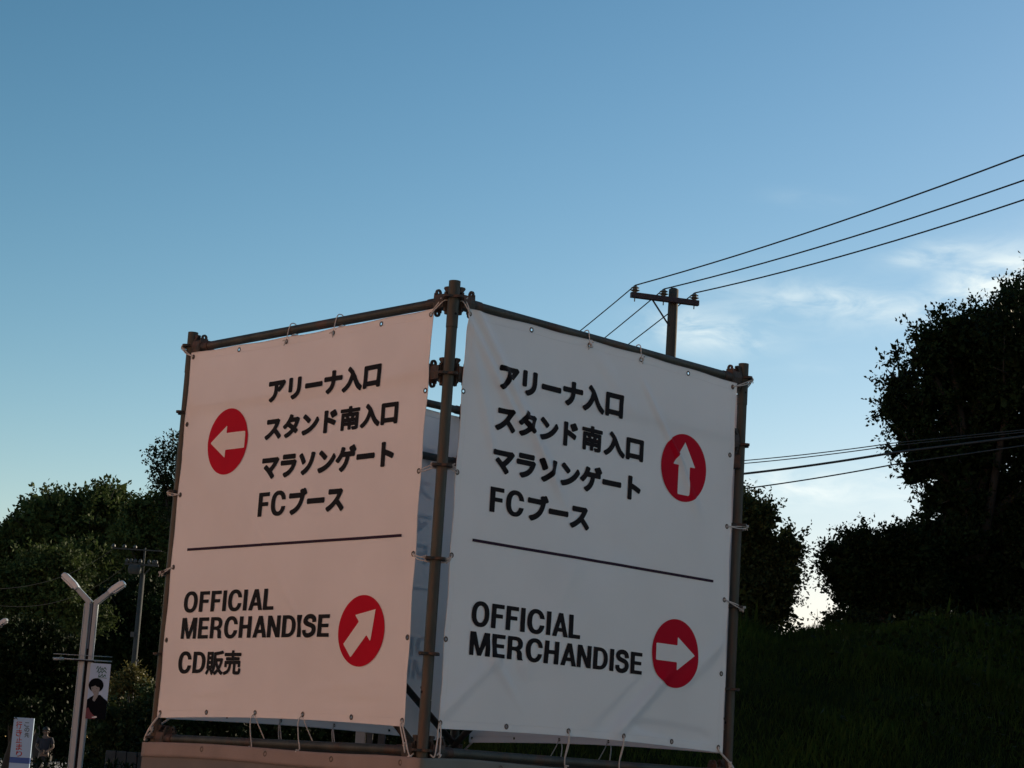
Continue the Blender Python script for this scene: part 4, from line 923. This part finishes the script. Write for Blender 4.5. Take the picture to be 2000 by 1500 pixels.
def vtext(chars, cx, ys, size, m):
    for ch, (ya, yb_) in zip(chars, ys):
        c = at(cx, (ya + yb_) / 2, SY - .03); h = (yb_ - ya) / FPX * SY / 2; cxx = c.x + (1440 - (ya + yb_) / 2) * .0 
        v, F = font_text(ch, (-size / 2, size / 2, -h, h), .018, 30)
        put('lettering', mesh('lettering', [(cxx + a, SY - .0265, c.z + b) for a, b in v], F), m, sg_)
def lean(y): return (1440 - y) * .075
for ch, ya, yb_ in (('行', 1409, 1423), ('き', 1425, 1438), ('止', 1440, 1451), ('ま', 1453, 1465), ('り', 1467, 1477.5)): vtext(ch, 37 + 0 * lean(ya), [(ya, yb_)], .105, M_signr)
for ch, ya, yb_ in (('こ', 1411, 1419), ('の', 1421, 1429.5), ('先', 1431, 1440)): vtext(ch, 52.5, [(ya, yb_)], .085, M_signk)

# ---------------------------------------------------------------- pipe fence, walls, pillars, small house
FY = 66.0
def pipe_fence():
    a = at(40, 1466, FY); b = at(84, 1466, FY); t = thing('pipe_fence', 'low pale three rail pipe fence behind the notice board', 'fence', (a.x, FY, gz(a.x, FY)))
    for y in (1454, 1466, 1478):
        z = at(70, y, FY).z; mb = MB(); mb.tube([(a.x, FY, z), (b.x, FY, z)], .028, 10); put('rail', mb.mesh('rail', True), M_rail, t)
    for x in np.linspace(a.x + .05, b.x - .03, 3): mb = MB(); mb.tube([(x, FY + .03, gz(x, FY)), (x, FY + .03, at(70, 1452, FY).z)], .03, 10); put('fence_post', mb.mesh('fence_post', True), M_rail, t)
pipe_fence()
WY = 44.5; a = at(208, 1463, WY); b = at(292, 1466, WY)
lw = thing('low_wall', 'low pale concrete wall at the foot of the clipped hedge', 'wall', ((a.x + b.x) / 2, WY, gz(a.x, WY)))
nbk = 4
for i in range(nbk):
    x0 = a.x + (b.x - a.x) * i / nbk; x1 = a.x + (b.x - a.x) * (i + 1) / nbk; mb = MB(); z1 = a.z + random.uniform(-.03, .0); mb.box(((x0 + x1) / 2, WY + random.uniform(-.01, .01), (gz(x0, WY) + z1) / 2), x1 - x0 - .012, .2, z1 - gz(x0, WY)); bevel(put('concrete_block', mb.mesh('concrete_block'), M_conc, lw), .02)
tag(put('low_weeds', leaf_mesh('low_weeds', np.stack([rng.uniform(-14, -7.2, 5200), rng.uniform(41.5, 43.8, 5200), rng.uniform(.25, 1.38, 5200)], 1), rng.normal(size=(5200, 3)) + np.array([0, 0, 1.0]), rng.uniform(.08, .2, 5200), wid=.3), M_leafA), 'rank dark weeds in front of the low wall', 'weeds', kind='stuff')
for i, (p0, p1, m, lb) in enumerate(((694, 713, M_wall, 'beige gate pillar seen in the gap under the pink-lit banner, leftmost of three'), (716, 727, M_conc, 'grey narrow gate pillar seen in the gap under the pink-lit banner, next to the beige one'), (738, 752, M_conc, 'grey gate pillar seen in the gap under the pink banner, rightmost of three'))):
    Y = 36.5; A = at(p0, 1450, Y); B_ = at(p1, 1450, Y); z0 = gz(A.x, Y); t = thing('gate_pillar', lb, 'pillar', ((A.x + B_.x) / 2, Y, z0), 'gate pillars behind the tower')
    mb = MB(); mb.box(((A.x + B_.x) / 2, Y, (z0 + 2.25) / 2), B_.x - A.x, .18, 2.25 - z0); bevel(put('shaft', mb.mesh('shaft'), m, t), .012)
    mb = MB(); mb.box(((A.x + B_.x) / 2, Y, 2.28), B_.x - A.x + .05, .23, .06); bevel(put('cap', mb.mesh('cap'), m, t), .012)
Y = 50; A = at(1665, 1190, Y); B_ = at(1690, 1190, Y); z0 = bank(A.x, 50); zt_ = at(1677, 1168, Y).z
t = thing('concrete_column', 'pale grey column half hidden behind the low rounded tree on the bank', 'column', ((A.x + B_.x) / 2, Y, z0))
mb = MB(); mb.box(((A.x + B_.x) / 2, Y, (z0 + zt_) / 2), B_.x - A.x, .3, zt_ - z0); bevel(put('shaft', mb.mesh('shaft'), M_wall, t), .02)
mb = MB()
for k in range(3): mb.box((A.x + (B_.x - A.x) * (k + .7) / 3.4, Y - .155, (z0 + zt_) / 2), .03, .02, zt_ - z0 - .1)
put('rib', mb.mesh('rib'), M_conc, t)
# small roofed hut among the trees
HY = 84.0; rc = at(75, 1279, HY); t = thing('garden_hut', 'small hut with a pale ribbed metal roof glimpsed through the trees at left', 'hut', (rc.x, HY, gz(rc.x, HY)))
mb = MB(); hz0 = gz(rc.x, HY); mb.box((rc.x, HY + .6, (hz0 + rc.z - .1) / 2), 1.5, 1.2, rc.z - .1 - hz0); put('wall', mb.mesh('wall'), M_bark, t)
mb = MB(); ra = Vector((1, 0, -.0)); rb = Vector((.25, .78, .58)).normalized(); nr = ra.cross(rb).normalized(); mb.prism([(-.8, -.2), (.8, -.2), (.8, .42), (-.8, .42)], rc - ZV * .05, ra, rb, nr, .03); rf = put('roof', mb.mesh('roof'), M_roof, t)
for k in range(14):
    mb = MB(); mb.prism([(-.012, -.2), (.012, -.2), (.012, .42), (-.012, .42)], rc - ZV * .05 + ra * (-.78 + k * .12) + nr * .022, ra, rb, nr, .022); put('roof_rib', mb.mesh('roof_rib'), M_roof, rf)

# ---------------------------------------------------------------- person
PY_ = 60.0
def person():
    h = at(91, 1421, PY_); base = gz(h.x, PY_); H = h.z - base; X = h.x; k = H / 1.72
    t = thing('person', 'person in dark shirt and black trousers standing with hands joined beside the notice board', 'person', (X, PY_, base))
    def skin(name, V, E, Rr, m, sub=2, root=0):
        me = bpy.data.meshes.new(name); me.from_pydata([(X + a * k, PY_ + b * k, base + c * k) for a, b, c in V], E, []); o = put(name, me, m, t)
        md = o.modifiers.new('skin', 'SKIN'); md.use_smooth_shade = True
        if not me.skin_vertices: me.skin_vertices.new() if hasattr(me.skin_vertices, 'new') else None
        for i, r in enumerate(Rr): me.skin_vertices[0].data[i].radius = (r[0] * k, r[1] * k) if isinstance(r, tuple) else (r * k, r * k)
        me.skin_vertices[0].data[root].use_root = True
        s = o.modifiers.new('sub', 'SUBSURF'); s.levels = s.render_levels = sub; return o
    V = [(0, 0, .92), (0, 0, 1.10), (0, 0, 1.30), (0, .0, 1.42), (0, -.005, 1.50), (0, -.02, 1.58), (0, -.02, 1.66),
         (-.17, .0, 1.40), (-.25, .02, 1.16), (-.05, -.20, 1.02), (.17, 0, 1.40), (.25, .02, 1.16), (.05, -.20, 1.02),
         (-.10, 0, .88), (-.15, -.02, .50), (-.20, .02, .08), (-.21, -.13, .03), (.10, 0, .88), (.14, -.02, .50), (.18, .02, .08), (.19, -.13, .03)]
    E = [(0, 1), (1, 2), (2, 3), (3, 4), (4, 5), (5, 6), (3, 7), (7, 8), (8, 9), (3, 10), (10, 11), (11, 12), (0, 13), (13, 14), (14, 15), (15, 16), (0, 17), (17, 18), (18, 19), (19, 20)]
    Rr = [(.13, .10), (.125, .09), (.15, .105), (.09, .07), .052, .082, .080, .055, .040, .028, .055, .040, .028, .082, .055, .040, .034, .082, .055, .040, .034]
    skin('body', V, E, Rr, M_skin)
    # shirt and trousers follow the body, slightly larger
    skin('shirt', [(0, 0, .90), (0, 0, 1.10), (0, 0, 1.30), (0, 0, 1.42), (-.17, 0, 1.40), (-.225, .01, 1.24), (.17, 0, 1.40), (.225, .01, 1.24)], [(0, 1), (1, 2), (2, 3), (3, 4), (4, 5), (3, 6), (6, 7)], [(.165, .125), (.15, .115), (.175, .125), (.11, .085), .075, .066, .075, .066], M_shirt)
    skin('trousers', [(0, 0, .98), (0, 0, .90), (-.10, 0, .84), (-.15, -.02, .50), (-.20, .02, .10), (.10, 0, .84), (.14, -.02, .50), (.18, .02, .10)], [(0, 1), (1, 2), (2, 3), (3, 4), (1, 5), (5, 6), (6, 7)], [(.145, .11), (.155, .12), .100, .080, .070, .100, .080, .070], M_trou, root=1)
    bm = bmesh.new(); bmesh.ops.create_icosphere(bm, subdivisions=3, radius=.104 * k)
    for v in list(bm.verts):
        if v.co.z < -.02 * k and v.co.y < .03 * k: bm.verts.remove(v)
    for v in bm.verts: v.co.z *= 1.1; v.co += Vector((X, PY_ - .008, base + 1.635 * k))
    me = bpy.data.meshes.new('hair'); bm.to_mesh(me); bm.free(); smooth(me); o = put('hair', me, M_hair, t); o.modifiers.new('s', 'SOLIDIFY').thickness = .01
    # nose, ears, shoes, fingers
    mb = MB(); c = Vector((X, PY_ - .105 * k, base + 1.59 * k)); mb.tube([c + ZV * .02, c + Vector((0, -.022, -.012)), c + Vector((0, -.004, -.02))], [.008, .014, .008], 8); put('nose', mb.mesh('nose', True), M_skin, t)
    for s in (-1, 1):
        mb = MB(); c = Vector((X + s * .084 * k, PY_ - .01, base + 1.59 * k)); mb.tube([c - ZV * .025, c + Vector((s * .012, 0, 0)), c + ZV * .028], [.008, .013, .01], 8); put('ear', mb.mesh('ear', True), M_skin, t)
        mb = MB(); c = Vector((X + s * .03 * k, PY_ - .098 * k, base + 1.605 * k)); mb.tube([c + Vector((0, .004, 0)), c - Vector((0, .006, 0))], .010, 8); put('eye', mb.mesh('eye'), M_hair, t)
        mb = MB(); c = Vector((X + s * .20 * k, PY_, base + .045)); mb.tube([c + Vector((0, .07, 0)), c + Vector((0, -.03, .005)), c + Vector((s * .01, -.15, -.01)), c + Vector((s * .01, -.20, -.015))], [.05, .055, .048, .03], 12); put('shoe', mb.mesh('shoe', True), M_hair, t)
        for q in range(4):
            mb = MB(); c = Vector((X + s * .045 * k, PY_ - .215 * k, base + (1.035 - q * .018) * k)); mb.tube([c, c + Vector((-s * .035, -.018, -.006)), c + Vector((-s * .068, -.004, -.014))], [.010, .009, .007], 7); put('finger', mb.mesh('finger', True), M_skin, t)
        mb = MB(); c = Vector((X + s * .04 * k, PY_ - .205 * k, base + 1.055 * k)); mb.tube([c, c + Vector((-s * .02, -.02, .018)), c + Vector((-s * .042, -.022, .016))], [.012, .011, .008], 7); put('thumb', mb.mesh('thumb', True), M_skin, t)
person()
